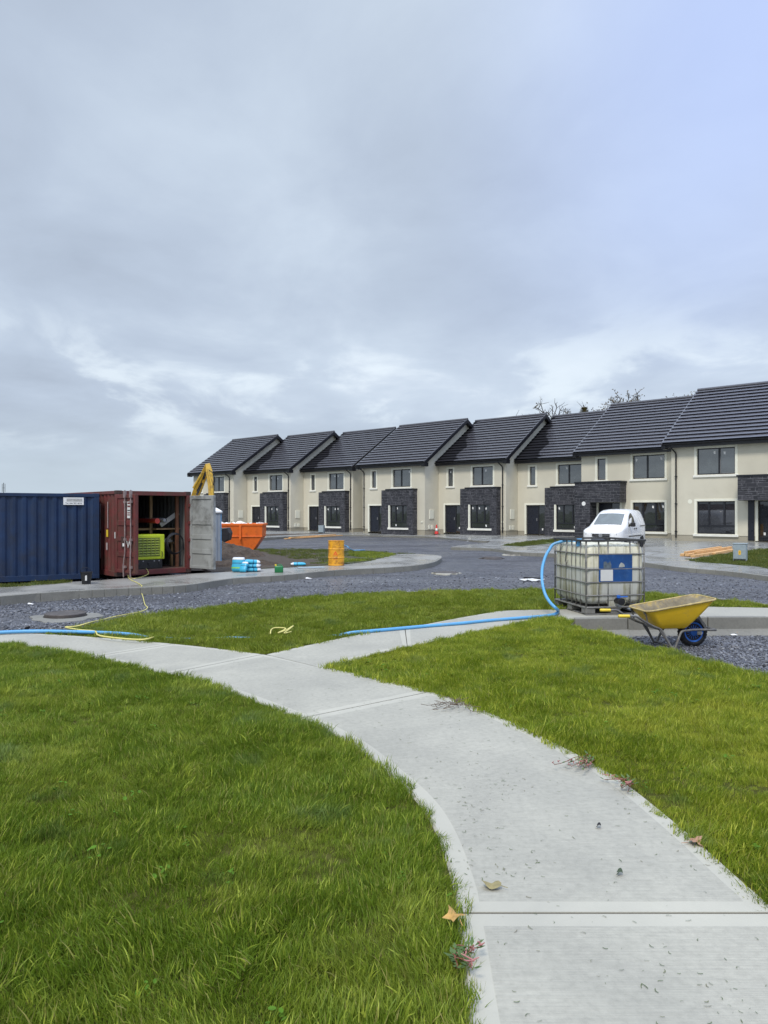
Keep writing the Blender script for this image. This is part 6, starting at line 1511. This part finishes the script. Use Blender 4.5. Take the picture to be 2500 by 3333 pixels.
for x in (-.28, .28): mb = MB(); mb.tube([(x,0,mp_[2]-1.2),(x,0,mp_[2]+.4)], .04, 6); mb.tube([(0,0,mp_[2]-.4),(x,0,mp_[2]-.4)], .03, 6); mb.build('aerial', M['steel_dark'], mast)

# ------------------------------------------------------------------ leaves and weeds by the path
def leaf(px, py, s_, m_, label, rz, lobed=True, z=.006):
    q = W(px, py, z); mb = MB(); n_ = 15; vs = []
    for k in range(n_):
        a = 2*math.pi*k/n_; r_ = s_*((1.0 if k % 3 == 0 else .55) if lobed else (1-.45*abs(math.sin(a)))); vs.append((r_*math.cos(a), r_*math.sin(a), .012+.25*s_*math.sin(2*a+1)+.1*s_*math.cos(3*a)))
    mb.add(vs + [(0,0,.016)], [(k, (k+1) % n_, n_) for k in range(n_)]); mb.tube([(-s_*.8,0,.012),(-s_*1.5,s_*.2,.010)], .0015, 5)
    o = mb.build('fallen_leaf', m_); o.location = q; o.rotation_euler = (0,0,rz); tag(o, label, 'leaf')
leaf(2262, 2745, .050, mat('leaf_tan', (.36,.20,.12), .7, .2, 30), 'tan lobed leaf near the right edge of the path', .4)
leaf(1480, 2988, .050, mat('leaf_orange', (.42,.25,.07), .7, .3, 30), 'orange and yellow leaf caught at the left edge of the path', 2.0, z=.05)
leaf(1601, 2888, .045, mat('leaf_khaki', (.26,.22,.10), .7, .3, 30), 'long khaki leaf lying on the path near the joint', 2.9, False)
leaf(2017, 2845, .022, mat('leaf_dark', (.05,.07,.035), .7, .3, 30), 'small dark green leaf scrap in the middle of the path', 1.0, False)
leaf(1949, 2692, .018, M['rubber'], 'tiny dark leaf scrap on the path beyond the khaki leaf', 1.0, False)
M['weed_leaf'] = leafmat('weed_leaf', (.05,.10,.02), (.10,.15,.04)); M['weed_stem'] = mat('weed_stem', (.20,.07,.04), .7, .2, 10); M['weed_pink'] = mat('weed_flower', (.40,.17,.16), .7, .2, 20)
M['twig'] = mat('dry_twig', (.12,.085,.06), .8, .2, 10)
def weed(pts, label, seed, flowers=True, dry=False):
    r2 = random.Random(seed); q0 = Vector(W(*pts[0], .0)); g = empty('weed', q0, 0, label, 'weed'); sm = MB(); lm = MB(); fm = MB()
    for p in pts[1:]:
        e = Vector(W(*p, .03)) - q0
        for k in range(2):
            e2 = e*r2.uniform(.5, 1.0) + Vector((r2.gauss(0,.03), r2.gauss(0,.03), 0)); e2.z = r2.uniform(.015, .05); c = crom([(0,0,.01), e2*.4+Vector((r2.gauss(0,.015), r2.gauss(0,.015), .03)), e2*.75+Vector((0,0,.01)), e2], 4); sm.tube(c, .0019, 5)
            for v in c[3::3]:
                if not dry:
                    a = r2.uniform(0, 6.28); u = Vector((math.cos(a), math.sin(a), .4))*r2.uniform(.02,.045); w_ = Vector((-math.sin(a), math.cos(a), 0))*.008; lm.add([v, v+u*.5+w_, v+u, v+u*.5-w_], [(0,1,2,3)])
                else: sm.tube([v, v+Vector((r2.gauss(0,.05), r2.gauss(0,.05), r2.uniform(0,.04)))], .002, 4)
            if flowers and r2.random() < .6:
                for j in range(2):
                    t_ = Vector(c[-1-2*j]) + Vector((0,0,.008)); fm.tube([t_, t_+Vector((r2.gauss(0,.008), r2.gauss(0,.008), .007)), t_+Vector((r2.gauss(0,.012), r2.gauss(0,.012), .016))], [.0025,.0036,.0016], 6)
    sm.build('stem', M['weed_stem'] if not dry else M['twig'], g)
    if lm.v: lm.build('leaf', M['weed_leaf'], g)
    if fm.v: fm.build('flower', M['weed_pink'], g)
weed([(1935,2478),(1810,2490),(1830,2500),(1850,2495),(1880,2505),(1905,2515),(1870,2510)], 'creeping pink flowered weed spilling on to the right side of the path', 1)
weed([(2060,2560),(1960,2530),(2000,2560),(2020,2570),(2050,2580)], 'smaller pink flowered weed just below the larger one at the path\'s right edge', 2)
weed([(1480,3130),(1530,3090),(1550,3085),(1500,3110),(1495,3180),(1530,3170),(1480,3160)], 'pink flowered weed at the left edge of the path near the bottom', 3)
weed([(1490,2300),(1395,2318),(1410,2300),(1440,2315),(1480,2285),(1520,2310)], 'dry brown twiggy weed lying on the right edge of the path', 4, False, True)
